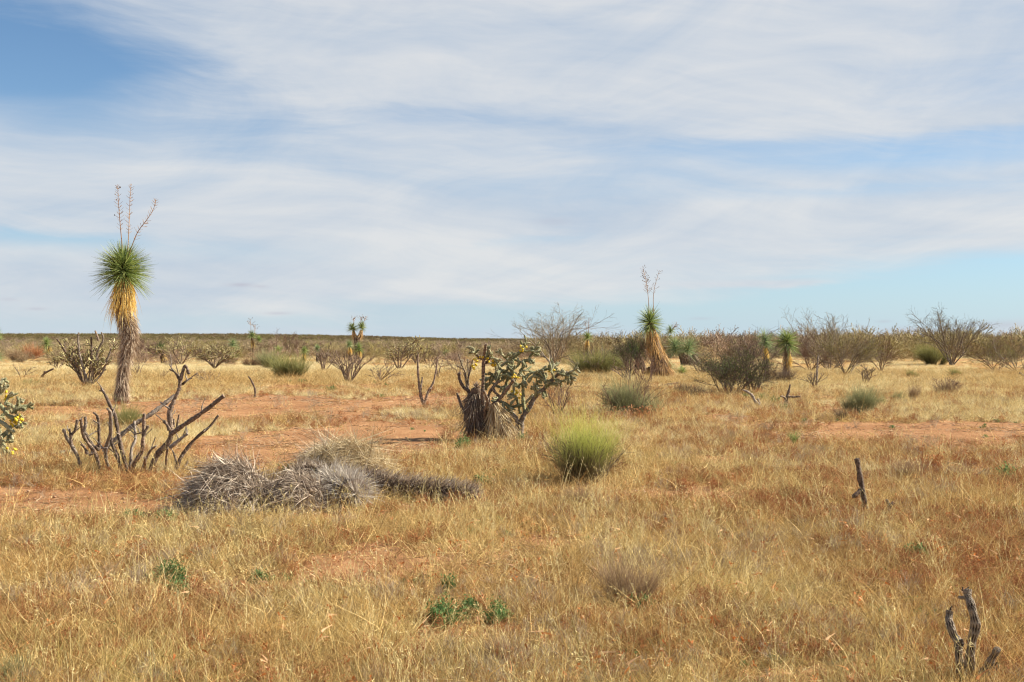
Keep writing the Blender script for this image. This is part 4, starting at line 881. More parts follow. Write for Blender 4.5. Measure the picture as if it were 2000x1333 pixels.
cs = [([(340, 1000), (335, 900), (290, 820), (250, 690)], .020, .018, .3), ([(420, 900), (390, 690), (320, 620), (280, 540), (270, 460)], .030, .022, .2), ([(385, 690), (350, 560), (338, 455)], .024, .018, .35),
      ([(345, 470), (330, 420), (290, 340), (262, 235)], .011, .008, .4), ([(375, 620), (370, 440), (362, 300)], .012, .009, .35), ([(372, 520), (405, 400), (432, 300)], .014, .009, .2), ([(330, 420), (240, 375)], .008, .006, .4), ([(300, 380), (305, 300)], .008, .006, .4),
      ([(520, 1200), (540, 900), (535, 700), (540, 500), (545, 300), (560, 200), (570, 135)], .031, .020, -.55), ([(545, 350), (605, 325), (600, 275)], .024, .02, -.3), ([(542, 300), (500, 290), (470, 245)], .02, .018, -.2),
      ([(590, 1150), (600, 1000), (620, 900), (700, 790), (780, 690), (850, 600), (890, 540)], .034, .024, -.5), ([(740, 740), (660, 640), (720, 545)], .024, .018, .2), ([(560, 1150), (560, 900), (590, 780), (550, 660)], .026, .02, -.6), ([(640, 900), (600, 740), (640, 640), (700, 560)], .026, .018, .35)]
for i, (pl, r0, r1, dy) in enumerate(cs):
    n = len(pl); dep = [dy*(j/(n-1) if pl[0][1] > 980 else 1) for j in range(n)]
    P = trace(o4, k4, pl, Yc, dep); stem_tube(c2, P, r0*1.1, r1*1.1, M['wood'], seed=100+i, n=9, bump=.14, bfreq=110)
    mbf = MB() if i == 0 else mbf; Pq = smoothline(P, 12)[None]; fuzzy(mbf, Pq, np.full((1, 12), r1), 170, .028, np.random.default_rng(i), .0035)
build(mbf, 'spines', M['spine'], c2, kind='stuff')
def joints(root, pts_r, seed, fruit=(), name='joints', r=.0175, ln=(.09, .20), nch=3, mt='cholla', per=3, org=o4, k=k4, Y=Yc, spn=2600):
    """clusters of green cylindrical joints; pts_r: (px,py,depth,dx,dz) cluster roots and their general heading"""
    rng = np.random.default_rng(seed); Ps = []; Rs = []
    for (px, py, d, dx, dz) in pts_r:
        c = trace(org, k, [(px, py)], Y, [d])[0]
        P0 = np.tile(c, (per, 1)); D = np.array([dx, 0, dz])*1.1+rng.normal(size=(per, 3))*.55
        lv = grow(rng, P0, D, rng.uniform(*ln, per), r, [(nch, .8, .9, .12, 0, .45), (0, 0, 0, .1, -.02, 0)], S=6)
        for P, R in lv: Ps.append(P); Rs.append(np.tile(np.array([.6, .95, 1.05, 1.05, 1.0, .9, .55])*r, (len(P), 1)))
    P = np.concatenate(Ps); R = np.concatenate(Rs)
    mb = MB(); Pf = np.stack([np.array([np.interp(np.linspace(0, 6, 19), np.arange(7), P[i, :, c]) for c in range(3)]).T for i in range(len(P))])
    Rf = np.stack([np.interp(np.linspace(0, 6, 19), np.arange(7), R[i]) for i in range(len(P))])
    for q in range(len(Pf)):
        mb = MB(); polytubes(mb, Pf[q:q+1], Rf[q:q+1], 8, rng=rng, cap=True, bump=.16, bfreq=170); build(mb, 'joint', M[mt], root)
    mb = MB(); fuzzy(mb, P, R, spn*2, .022, rng, .0028); build(mb, 'spines', M['spine'], root, kind='stuff')
    for (px, py, d) in fruit:
        c = trace(org, k, [(px, py)], Y, [d])[0]; mb = MB(); nf = 6
        cc = c+rng.normal(size=(nf, 3))*.032
        ax = unit(rng.normal(size=(nf, 3))+[0, 0, 1])
        polytubes(mb, cc[:, None]+ax[:, None]*np.linspace(-.022, .022, 6)[None, :, None], np.tile([.006, .014, .017, .018, .016, .009], (nf, 1)), 7, rng=rng, cap=True)
        build(mb, 'fruit_cluster', M['fruit'], root, smooth=True, kind='stuff')
joints(c2, [(600, 280, -.3, .3, .8), (560, 300, -.25, .6, .3), (470, 260, -.2, -.5, .6), (700, 560, .3, .2, .8), (560, 640, .3, .5, .8), (640, 330, -.2, .8, -.3)], 201, [(600, 290, -.35), (665, 365, -.2), (435, 385, .15), (470, 295, -.25)], spn=1200)
e2 = thing('cholla_cactus', 'living green cholla with spreading jointed arms and yellow fruit at centre', 'cactus', tuple(G(1012, 854)))
es = [([(920, 1190), (925, 1000), (870, 920), (830, 840), (770, 790)], .042, .024, .1), ([(965, 1190), (985, 980), (1060, 860), (1130, 730), (1250, 620), (1340, 520), (1400, 470), (1500, 450)], .042, .022, -.1), ([(975, 1000), (1015, 930), (1000, 800), (1000, 680), (1010, 540), (1080, 460), (1180, 455), (1235, 520)], .030, .022, .15),
      ([(965, 920), (930, 780), (930, 730)], .024, .02, -.2), ([(1000, 820), (860, 835), (770, 790)], .025, .02, -.25), ([(1050, 560), (1110, 490), (1220, 510)], .028, .022, -.2), ([(990, 830), (1080, 740), (1110, 700)], .024, .02, .3),
      ([(800, 700), (810, 560), (870, 440), (885, 300), (990, 210)], .030, .024, .35), ([(870, 300), (800, 290)], .02, .018, .3), ([(885, 300), (980, 330), (1060, 300)], .022, .018, .4), ([(560, 640), (640, 540), (720, 400), (790, 345)], .024, .02, .4), ([(890, 690), (885, 600), (900, 540)], .02, .018, .1)]
for i, (pl, r0, r1, dy) in enumerate(es):
    n = len(pl); dep = [dy*(j/(n-1) if pl[0][1] > 980 else 1) for j in range(n)]
    P = trace(o4, k4, pl, Yc+.15, dep); stem_tube(e2, P, r0*1.1, r1*1.15, M['cholla'] if pl[0][1] < 1100 else M['wood_grey'], seed=150+i, n=9, bump=.16, bfreq=120, name='arm')
joints(e2, [(990, 210, .4, .2, .5), (1060, 290, .4, .9, .1), (980, 320, .35, .9, .2), (800, 290, .3, -.8, .3), (880, 420, .35, .7, .1), (790, 345, .4, .6, .1), (720, 400, .4, -.2, -.5), (760, 420, .3, .3, -.6), (860, 520, .2, .5, -.2), (800, 600, .2, -.3, -.4),
            (1010, 540, .1, -.4, -.6), (1110, 480, 0, .8, .2), (1220, 510, -.1, .7, -.5), (1180, 455, .1, .6, .5), (1250, 620, 0, .2, .9), (1340, 520, -.1, -.1, .9), (1340, 520, 0, .6, -.6), (1400, 470, -.1, .9, .3), (1500, 450, -.1, .9, 0), (1500, 460, -.1, .5, -.8), (1130, 730, -.1, .3, .6), (1080, 640, .2, .3, .5),
            (930, 740, -.2, -.6, .2), (770, 790, -.1, -.4, .6), (770, 790, -.2, .1, -.7), (900, 540, .1, .4, .5), (1100, 250, .4, .7, .4), (1300, 420, .2, .2, .7), (1220, 640, .1, .3, -.6), (660, 470, .4, -.3, -.3), (950, 430, .3, .8, -.3)], 202,
       [(905, 495, -.1), (920, 695, -.2), (895, 700, -.15), (985, 195, .3), (1330, 430, -.1)], spn=7000)

# cholla cut by the left edge
e3 = thing('cholla_cactus', 'cholla with bright yellow fruit clusters cut by the left edge', 'cactus', tuple(G(-30, 900)))
o6 = (0, 730); k6 = 6.665; Ye = 15.7
for i, (pl, r0, r1, dy) in enumerate([([(-200, 1150), (-180, 800), (-120, 500), (-40, 330)], .055, .035, 0), ([(-60, 340), (10, 420), (60, 480), (120, 560), (190, 590)], .035, .030, -.1), ([(-160, 620), (-30, 620), (40, 650), (110, 710), (190, 770)], .034, .026, -.15),
                                      ([(-160, 700), (-20, 700), (5, 820)], .03, .02, 0), ([(-140, 900), (-40, 890), (30, 930), (60, 1000), (95, 1080)], .026, .020, -.2), ([(90, 380), (170, 430), (250, 430), (330, 425), (425, 455)], .022, .02, .1), ([(-100, 500), (-40, 300), (20, 230), (-10, 100)], .03, .02, .2)]):
    stem_tube(e3, trace(o6, k6, pl, Ye, [dy*j/(len(pl)-1) for j in range(len(pl))]), r0*.9, r1*.95, M['cholla'] if i else M['wood_grey'], seed=170+i, n=9, bump=.16, bfreq=120, name='arm')
joints(e3, [(10, 250, .1, .4, .5), (60, 400, 0, .7, .1), (150, 520, -.1, .3, .6), (200, 430, .1, .8, .1), (110, 690, -.1, .8, -.4), (0, 880, -.2, .5, -.4), (40, 980, -.2, .4, -.7), (-60, 240, .1, -.3, .8), (-10, 150, .2, .1, .6), (150, 600, -.1, .6, .1), (-60, 560, .1, .3, .5)], 203,
       [(85, 290, .05), (190, 615, -.15), (255, 640, -.1), (245, 560, -.1), (150, 1000, -.25)], r=.017, ln=(.10, .19), org=o6, k=k6, Y=Ye, spn=2500, per=3)

# ------------------------------------------------------------------ far and middle chollas
cholla('dense brown cholla spreading in a V beside the tall yucca', (168, 757), 102, 100, 301, live=1, matj='cholla_far', nst=8, thick=1.0)
cs = thing('dead_cholla', 'bare cholla sticks rising above the crown of the V shaped cholla', 'dead cactus', tuple(G(172, 757)))
zt = (0, 620); 
for i, pl in enumerate([[(655, 540), (540, 330), (490, 250), (435, 165)], [(680, 520), (620, 330), (600, 200), (603, 118)], [(680, 500), (700, 300), (698, 150)], [(690, 500), (750, 260), (790, 170), (775, 115)], [(755, 180), (730, 105)], [(680, 530), (780, 430), (830, 300), (850, 240)]]):
    stem_tube(cs, trace(zt, 3.92, pl, 40.3, [-.2*(i % 2)]*len(pl)), .045, .03, M['wood_grey'] if i % 2 else M['wood'], seed=320+i, n=6, bump=.1, bfreq=40)
cholla('wide olive cholla with a crowded orange tipped crown at left', (352, 714), 60, 100, 302, nst=6, fruit=30)
cholla('smaller tangled cholla right of the wide olive one', (418, 722), 55, 62, 303, nst=7, live=1)
cholla('small far cholla left of the V shaped cholla', (113, 722), 38, 34, 304, nst=5)
cholla('tall open cholla with olive joints against the skyline left of centre', (782, 722), 70, 66, 305, nst=6, live=1)
cholla('low cholla on the right side of the tall open cholla', (812, 712), 46, 44, 306, nst=5)
cholla('greyish cholla crown under the whitish yucca head', (452, 706), 36, 40, 307, nst=5)
dead = [('bare upright stems in a row below a small yucca head', (632, 727), 58, 48, 8, 0), ('fan of pale bare stems with brown base right of the row of stems', (683, 748), 72, 70, 11, 0), ('sprawling bare stems low to the right of the pale stem fan', (742, 746), 48, 62, 7, .3),
        ('small V of two bare sticks behind the trunk of the tall yucca', (268, 736), 34, 26, 4, 0), ('thin V of bare twigs in pale grass left of centre', (313, 742), 26, 18, 3, 0), ('bare V shaped sticks near the left edge', (42, 742), 36, 40, 4, 0),
        ('grey pile of leaning dead stems in pale grass at left', (408, 747), 32, 46, 9, -.4), ('thin dead stems in pale grass left of the central cholla', (855, 740), 44, 22, 3, 0), ('curved grey sticks beside the lone green yucca rosette', (840, 722), 24, 44, 5, 0),
        ('bare dark stems left of the leaning yucca', (1228, 748), 58, 46, 6, -.2), ('fan shaped leafless bush right of the leaning yucca', (1374, 733), 52, 66, 11, 0),
        ('upright dark stems with one tall stick at right of centre', (1591, 762), 48, 44, 7, 0), ('candelabra of brown bare stems at right of centre', (1690, 754), 54, 34, 6, 0)]
for i, (lb, b, h, w, ns, ln) in enumerate(dead):
    cholla(lb, b, h, w, 340+i, live=0, nst=ns, name='dead_cholla', cat='dead cactus', lean=ln, thick=.8)
def stick(label, base, paths, org, k, r0, r1, seed, m='wood', Y=None, name='dead_stick', cat='stick', dd=0.0):
    x, y, z = G(*base); Y = Y or y
    t = thing(name, label, cat, (x, y, z))
    for i, pl in enumerate(paths):
        P = trace(org, k, pl, Y, [dd*i*(j/(len(pl)-1)) for j in range(len(pl))])
        stem_tube(t, P, r0*(1 if i == 0 else .7), r1, M[m], seed=seed+i, n=8, bump=.1, bfreq=70)
    return t
stick('slender dead cholla forking into two tall stems in the left centre', (826, 797), [[(1685, 760), (1660, 700), (1640, 600), (1630, 470), (1632, 350)], [(1685, 730), (1710, 650), (1750, 580), (1775, 470), (1785, 380)], [(1650, 640), (1665, 540)], [(1672, 740), (1640, 670)], [(1730, 620), (1690, 690)]], (400, 600), 3.92, .045, .018, 400, dd=.1, name='dead_cholla', cat='dead cactus')
stick('single bent dead stick standing in pale grass at left', (498, 777), [[(385, 690), (385, 630), (360, 570), (335, 535)]], (400, 600), 3.92, .035, .02, 410)
stick('tall pole like stick rising from the upright dark stems', (1592, 761), [[(965, 1010), (970, 800), (975, 700), (985, 575)]], (1450, 610), 6.667, .04, .025, 415, m='wood_grey')
stick('dark crooked stick with a side twig below the bare dark branches', (1538, 796), [[(575, 1210), (575, 1130), (600, 1040), (620, 945)], [(590, 1100), (670, 1105), (760, 1095)], [(580, 1160), (540, 1110), (500, 1100)]], (1450, 610), 6.667, .05, .02, 420, dd=-.1)
stick('pale dead branch leaning left out of green weeds', (1484, 797), [[(225, 1230), (170, 1170), (120, 1080), (60, 1035), (5, 1015)], [(225, 1225), (215, 1150), (195, 1130)]], (1450, 610), 6.667, .045, .022, 425, m='wood_grey', dd=.2)
stick('dark fallen stick on the grass left of the bare dark branches', (1310, 757), [[(350, 1010), (400, 990), (490, 975)]], (1200, 500), 3.92, .05, .035, 430)
stick('broken stick leaning above green weeds at far left', (82, 742), [[(455, 570), (500, 510), (600, 460)], [(480, 545), (500, 490)]], (0, 640), 5.714, .06, .035, 435)
stick('weathered upright post like cactus stump in the foreground grass at right', (1694, 1000), [[(525, 450), (505, 370), (485, 250), (465, 155)], [(492, 320), (462, 345)], [(462, 345), (458, 360)]], (1500, 840), 2.704, .030, .022, 440, Y=10.9, name='cactus_stump', cat='stump')
stick('short forked dark stump low in the foreground grass at right', (1735, 1005), [[(618, 455), (640, 410), (662, 385)], [(642, 405), (630, 365)], [(645, 402), (655, 392)]], (1500, 840), 2.704, .026, .014, 445, Y=10.7, name='forked_stump', cat='stump')
stick('fallen pale stick across the soil near the right edge', (1925, 935), [[(1030, 265), (1100, 240), (1160, 235)], [(1100, 245), (1145, 205)]], (1500, 840), 2.704, .018, .012, 450, m='wood_grey')
stick('short dead branch pointing in from the right edge at the brush line', (1998, 738), [[(1925, 580), (1950, 600), (1990, 610)]], (1500, 580), 3.92, .06, .05, 455)

# lattice skeleton of a cholla, nearest thing in the picture
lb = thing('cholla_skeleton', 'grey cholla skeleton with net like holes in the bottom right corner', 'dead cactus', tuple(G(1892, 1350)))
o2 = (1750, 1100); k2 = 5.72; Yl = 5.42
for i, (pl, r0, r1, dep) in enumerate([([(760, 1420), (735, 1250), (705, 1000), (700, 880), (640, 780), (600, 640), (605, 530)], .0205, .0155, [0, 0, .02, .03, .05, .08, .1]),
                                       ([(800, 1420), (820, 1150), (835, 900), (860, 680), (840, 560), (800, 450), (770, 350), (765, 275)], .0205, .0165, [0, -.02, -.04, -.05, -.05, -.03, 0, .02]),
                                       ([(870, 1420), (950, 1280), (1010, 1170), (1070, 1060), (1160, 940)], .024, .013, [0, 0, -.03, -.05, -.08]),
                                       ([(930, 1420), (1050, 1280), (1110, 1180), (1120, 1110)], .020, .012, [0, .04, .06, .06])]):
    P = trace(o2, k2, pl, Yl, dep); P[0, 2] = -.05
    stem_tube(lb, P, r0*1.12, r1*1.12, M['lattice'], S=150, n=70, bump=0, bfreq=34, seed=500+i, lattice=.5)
for i, (pl, r0, r1, d) in enumerate([([(775, 385), (740, 382), (697, 388)], .009, .006, .0), ([(860, 1190), (868, 1100), (862, 1030)], .006, .004, -.05), ([(720, 900), (722, 860), (715, 830)], .013, .008, .02), ([(745, 300), (738, 262)], .004, .002, .02), ([(785, 300), (790, 265)], .005, .002, .02), ([(610, 560), (622, 505)], .006, .002, .1)]):
    stem_tube(lb, trace(o2, k2, pl, Yl, [d]*len(pl)), r0, r1, M['lattice'], S=10, n=8, bump=.1, seed=520+i, name='twig')
stick('end of a rough grey log entering at the bottom right edge', (2000, 1322), [[(1290, 1255), (1340, 1235), (1480, 1200)]], (1750, 1100), 5.72, .022, .022, 530, m='wood_grey', Y=5.6, name='fallen_log', cat='log')

# ------------------------------------------------------------------ heaps of fallen yucca
def heap(label, base, w, h, dpt, seed, n, length, material, comb=(-.2, -.6, .2), name='dead_yucca_heap', width=.0065, kk=1.0, droop=.5):
    """mound of grey dead leaves: an uneven core with long stiff leaves lying over it"""
    rng = np.random.default_rng(seed); x, y, z = G(*base); k = y/FPX; W = w*k/2; Hh = h*k; D = dpt
    t = thing(name, label, 'dead yucca', (x, y, z))
    nu, nv = 28, 10; U, V = np.meshgrid(np.arange(nu)*2*np.pi/nu, np.linspace(0, np.pi/2, nv)); nz = .70+.6*fbm(U*2+seed, V*3, seed)
    C = np.stack([x+W*.86*np.sin(V+.0001)*0+W*.86*np.cos(V)*np.cos(U)*nz, y+D*.86*np.cos(V)*np.sin(U)*nz, z-.03+Hh*.82*np.sin(V)*nz], -1)
    idx = np.arange(nu*nv).reshape(nv, nu); Q = np.stack([idx[:-1], np.roll(idx[:-1], -1, 1), np.roll(idx[1:], -1, 1), idx[1:]], -1).reshape(-1, 4)
    mb = MB(); mb.add(C, Q, .1, 0); build(mb, 'core', M['core'], t, smooth=True)
    u = rng.random(n)*2*np.pi; v = np.arcsin(rng.random(n)); nn = .70+.6*fbm(u*2+seed, v*3, seed)
    root = np.stack([x+W*np.cos(v)*np.cos(u)*nn*.92, y+D*np.cos(v)*np.sin(u)*nn*.92, z+Hh*np.sin(v)*nn*.9], 1)
    nrm = unit(np.stack([np.cos(v)*np.cos(u)/W, np.cos(v)*np.sin(u)/D, np.sin(v)/Hh], 1))
    fl = rng.normal(size=(n, 3))*.85+np.array(comb); fl = fl-nrm*np.sum(fl*nrm, 1, keepdims=True)
    d = unit(fl)+nrm*rng.uniform(.05, .75, n)[:, None]**1.5
    mb = MB(); ribbons(mb, root, d, length*rng.uniform(.35, 1.25, n), width*np.where(rng.random(n) < .25, rng.uniform(1.4, 2.4, n), rng.uniform(.6, 1.2, n)), droop*rng.random(n), .25, 4, rng=rng)
    n2 = n//9; a = rng.random(n2)*2*np.pi; rr_ = rng.uniform(.85, 1.35, n2)
    root = np.stack([x+W*np.cos(a)*rr_, y+D*np.sin(a)*rr_, z+rng.uniform(.01, .07, n2)], 1); d = rng.normal(size=(n2, 3)); d[:, 2] *= .2
    ribbons(mb, root, d, length*rng.uniform(.4, 1.1, n2), width*1.4, .08, .3, 3, rng=rng)
    build(mb, 'dead_leaves', M[material], t, kind='stuff'); return t
def fallen_trunk(label, base, pts, radii, seed, n, length, material, name='fallen_yucca_trunk', back=.5, out=1.0, width=.006):
    rng = np.random.default_rng(seed); x, y, z = G(*base); t = thing(name, label, 'dead yucca', (x, y, z))
    P = np.array([(( px-1000)/FPX*Yp, Yp, CAM_H-(py-HZ)/FPX*Yp) for px, py, Yp in pts]); R = [r*P[0, 1]/FPX for r in radii]
    PP = smoothline(P, 24); RR = np.interp(np.linspace(0, 1, 24), np.linspace(0, 1, len(R)), R)
    mb = MB(); polytubes(mb, PP[None], (RR*.72)[None], 12, rng=rng, cap=True, bump=.08, bfreq=30); build(mb, 'trunk', M['core'], t, smooth=True)
    mb = MB(); shag(mb, P, [r*.85 for r in R], n, length, width, rng, out=out, back=back, droop=.2, bend=.22, K=3); rosette(mb, P[-1], R[-1]*1.3, 260, width, rng, 0, 1.5, tuple(P[-1]-P[-2])); build(mb, 'dead_leaves', M[material], t, kind='stuff'); return t
heap('rounded grey mound of dead yucca leaves, leftmost of the foreground heaps', (448, 997), 160, 92, .42, 601, 5200, .30, 'shag_grey', (-.75, -.5, -.1))
heap('low dark mound of dead yucca leaves between the left mound and the pale one', (572, 995), 130, 68, .34, 602, 3600, .24, 'shag_grey', (-.5, -.5, .1))
heap('hay pale crest of dead yucca leaves at the back of the foreground heaps', (678, 950), 160, 84, .36, 603, 4200, .36, 'hay', (.35, -.2, .2))
heap('brown combed tuft of dead leaves at the left of the pale crest', (640, 935), 110, 62, .28, 608, 2400, .30, 'shag', (-.8, -.5, .1))
fallen_trunk('bristling bleached end of a fallen yucca trunk facing the camera', (672, 996), [(640, 950, 12.1), (665, 962, 11.6), (692, 966, 11.15)], [44, 46, 38], 604, 4200, .17, 'shag_white', out=1.0, back=-.35, width=.0055)
fallen_trunk('long shaggy grey yucca trunk lying to the right of the heaps', (820, 985), [(712, 935, 12.2), (760, 952, 11.9), (820, 958, 11.8), (880, 964, 11.7), (928, 974, 11.6)], [26, 27, 26, 27, 20], 605, 5600, .13, 'shag_grey', out=.9, back=-.5, width=.0055)
fallen_trunk('short curled piece of yucca trunk in front of the brown combed tuft', (598, 955), [(575, 945, 12.2), (590, 925, 12.1), (615, 918, 12.0)], [14, 18, 16], 606, 1300, .13, 'shag_grey', out=.8, back=-.4)
fallen_trunk('dark bristly stub of yucca trunk low in front of the heaps', (612, 1000), [(590, 980, 11.3), (620, 982, 11.2), (648, 986, 11.15)], [18, 22, 18], 607, 1500, .12, 'shag_grey', out=.9, back=-.3)

# ------------------------------------------------------------------ trees and shrubs
mesquite('airy leafless mesquite with pale fine twigs reaching the sky at centre', (1082, 716), 108, 150, 701, leaf=1.2, nst=10, up=.03, dense=1.0, bark='bark_pale')
mesquite('wide thin mesquite with a lacy crown above the skyline right of the yuccas', (1618, 722), 108, 150, 702, leaf=1.0, nst=9, bark='bark_pale')
mesquite('round olive mesquite with drooping foliage behind the brown candelabra stems', (1655, 733), 78, 130, 703, leaf=2.2, nst=7, dense=1.1)
mesquite('purplish bare mesquite behind the orange trunked yucca', (1582, 727), 72, 100, 704, leaf=0, bark='bark_red', nst=8, dense=1.15)
mesquite('tall rounded mesquite with bare fanning limbs alone at the far right', (1862, 714), 104, 150, 705, leaf=.9, nst=10)
mesquite('leafless dark thicket of twisted branches in front of the yuccas right of centre', (1470, 770), 118, 125, 706, leaf=.2, nst=10, bark='thorn', name='bare_thorn_bush', cat='bush', dense=1.0)
mesquite('dense dark bush crowding the left side of the leaning yucca', (1232, 738), 82, 66, 715, leaf=1.5, leafm='darkgreen', bark='thorn', nst=8, name='dark_bush', cat='bush')
mesquite('low tangled brown bush between the fan shaped bush and the dark olive shrub', (1428, 745), 60, 70, 716, leaf=0, bark='bark_red', nst=8, name='bare_bush', cat='bush')
mesquite('small bare grey bush behind the living cholla', (1090, 815), 86, 92, 707, leaf=0, bark='bark_red', nst=7, name='bare_bush', cat='bush', dense=.85)
mesquite('bare reddish thorn bush in front of the foot of the leaning yucca', (1262, 752), 68, 80, 708, leaf=0, bark='bark_red', nst=7, name='bare_thorn_bush', cat='bush', dense=.9)
mesquite('bare greyish purple bush behind the tall yucca trunk', (278, 712), 52, 64, 709, leaf=0, bark='bark_red', nst=8, name='bare_bush', cat='bush', dense=1.1)
mesquite('small brown mesquite at the right end of the olive mesquite', (1718, 728), 62, 70, 710, leaf=.5, bark='bark_red', nst=6)
mesquite('low rust and olive mesquite row nearest the right edge', (1945, 724), 62, 130, 711, leaf=1.2, bark='bark_red', nst=8, name='mesquite_bush', cat='bush')
mesquite('leaning mesquite with dark limbs cut by the right edge', (1990, 728), 72, 110, 712, leaf=1.4, nst=7, name='mesquite_bush', cat='bush', lean=-.2)
mesquite('brown thin bush in pale grass left of the central cholla', (905, 742), 52, 60, 713, leaf=0, bark='bark_red', nst=6, name='bare_bush', cat='bush', dense=.8)
mesquite('wispy leafless bush on the skyline at left', (560, 700), 48, 90, 714, leaf=.2, bark='bark_red', nst=7, name='bare_bush', cat='bush')
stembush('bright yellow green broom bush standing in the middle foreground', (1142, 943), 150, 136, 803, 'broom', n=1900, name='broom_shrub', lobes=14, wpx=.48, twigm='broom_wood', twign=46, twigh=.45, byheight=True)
stembush('round olive green shrub in the left middle distance', (566, 740), 54, 74, 802, 'ephedra', n=1300, lobes=7)
stembush('grey green shrub left of the round olive shrub', (526, 722), 40, 54, 803, 'bluegreen', n=900)
stembush('brownish grey shrub left of the grey green one', (496, 716), 32, 46, 804, 'brownbush', n=700)
stembush('low wide olive twig shrub over russet litter at centre right', (1240, 812), 82, 130, 805, 'bluegreen', n=1500, twigm='bark_red', dirt='redtwig', lobes=8)
mesquite('wide dark olive twiggy shrub on the left of the bare dark thicket', (1428, 774), 84, 140, 806, leaf=1.1, leafm='darkgreen', bark='thorn', nst=13, name='shrub', cat='shrub', dense=1.1)
stembush('low dark dead brush trailing left from the dark olive shrub', (1365, 778), 30, 80, 830, 'darkbrush', n=900, lobes=6, name='dead_brush', cat='brush')
stembush('small dark dead brush lump left of the trailing one', (1332, 768), 22, 26, 831, 'darkbrush', n=300, lobes=3, name='dead_brush', cat='brush')
stembush('dark twiggy litter at the foot of the orange trunked yucca', (1522, 750), 32, 60, 832, 'darkbrush', n=700, lobes=5, name='dead_brush', cat='brush')
stembush('dark dead branches under the left edge of the grey green shrub on the right', (1640, 822), 26, 30, 833, 'darkbrush', n=350, lobes=3, name='dead_brush', cat='brush')
stembush('grey green shrub in front of pale grass on the right', (1670, 810), 66, 90, 807, 'bluegreen', n=1700, lobes=7)
stembush('small grey shrub beside the grey green one on the right', (1750, 787), 26, 34, 808, 'bluegreen', n=500, lobes=3)
stembush('small dark tuft immediately right of the small grey shrub', (1777, 787), 34, 22, 809, 'brownbush', n=400, lobes=2)
stembush('brown thin shrub in pale grass at the far right', (1850, 770), 34, 66, 810, 'brownbush', n=500, twigm='bark_red')
stembush('olive shrub between the airy mesquite and the leaning yucca', (1160, 732), 54, 86, 811, 'ephedra', n=1500, lobes=8, twigm='bark')
stembush('second olive shrub close to the left of the leaning yucca', (1205, 728), 48, 60, 812, 'bluegreen', n=1000, lobes=5, twigm='bark')
stembush('dense dark green shrub under the left side of the far right mesquite', (1826, 713), 44, 56, 813, 'ephedra', n=900, lobes=5)
stembush('bright green grassy clump below the far right mesquite', (1868, 737), 20, 36, 814, 'ephedra', n=500, name='green_clump', cat='plant')
stembush('small green clump in grass right of centre field', (1776, 738), 16, 26, 815, 'ephedra', n=350, name='green_clump', cat='plant')
stembush('olive green grass tuft behind the large dead cholla', (243, 838), 54, 70, 816, 'ephedra', n=900, name='green_tuft', cat='plant', lobes=6)
stembush('reddish small bush under the skyline at far left', (62, 702), 30, 34, 817, 'redtwig', n=500, lobes=4)
stembush('grey brown brush beside the reddish bush at far left', (40, 707), 32, 50, 818, 'brownbush', n=600)
stembush('pale dry grass mound right in front of the broom bush', (1140, 985), 46, 96, 819, 'brownbush', n=900, name='grass_mound', cat='grass clump', lobes=6, wpx=.35)
stembush('olive bush with yellow leaves behind the left yuccas', (440, 712), 26, 40, 820, 'ephedra', n=500)
stembush('faded wiry bush standing left of the cactus stump', (1570, 905), 46, 60, 821, 'brownbush', n=260, wpx=.35)
stembush('dark wiry shrub low in the grass beyond the cactus stump', (1770, 935), 48, 80, 822, 'brownbush', n=700, wpx=.35)
stembush('second wiry grey shrub right of the seed head weeds', (1862, 935), 40, 70, 823, 'brownbush', n=600, wpx=.35)
stembush('soft grey twiggy shrub at the bottom centre', (1000, 1290), 62, 110, 824, 'brownbush', n=900, wpx=.30, name='grey_shrub', lobes=6)
stembush('brown wiry tuft with tall bent stalks right of bottom centre', (1232, 1180), 110, 120, 825, 'brownbush', n=800, wpx=.32, name='wiry_tuft', cat='plant', lobes=5)
stembush('rough green grey shrub in the bottom left corner', (38, 1335), 62, 96, 826, 'bluegreen', n=900, wpx=.35, name='grey_green_shrub', lobes=6)
stembush('pale grey twiggy shrub cut by the bottom edge left of centre', (742, 1338), 60, 110, 827, 'brownbush', n=900, wpx=.30, name='grey_shrub', lobes=6)
stembush('yellow green low clump at the bottom of the left foreground', (318, 1290), 34, 70, 828, 'ephedra', n=500, wpx=.35, name='grass_clump', cat='grass clump')
for i, (b, h, w, lb) in enumerate([((1742, 690), 0, 0, '')][:0]): pass
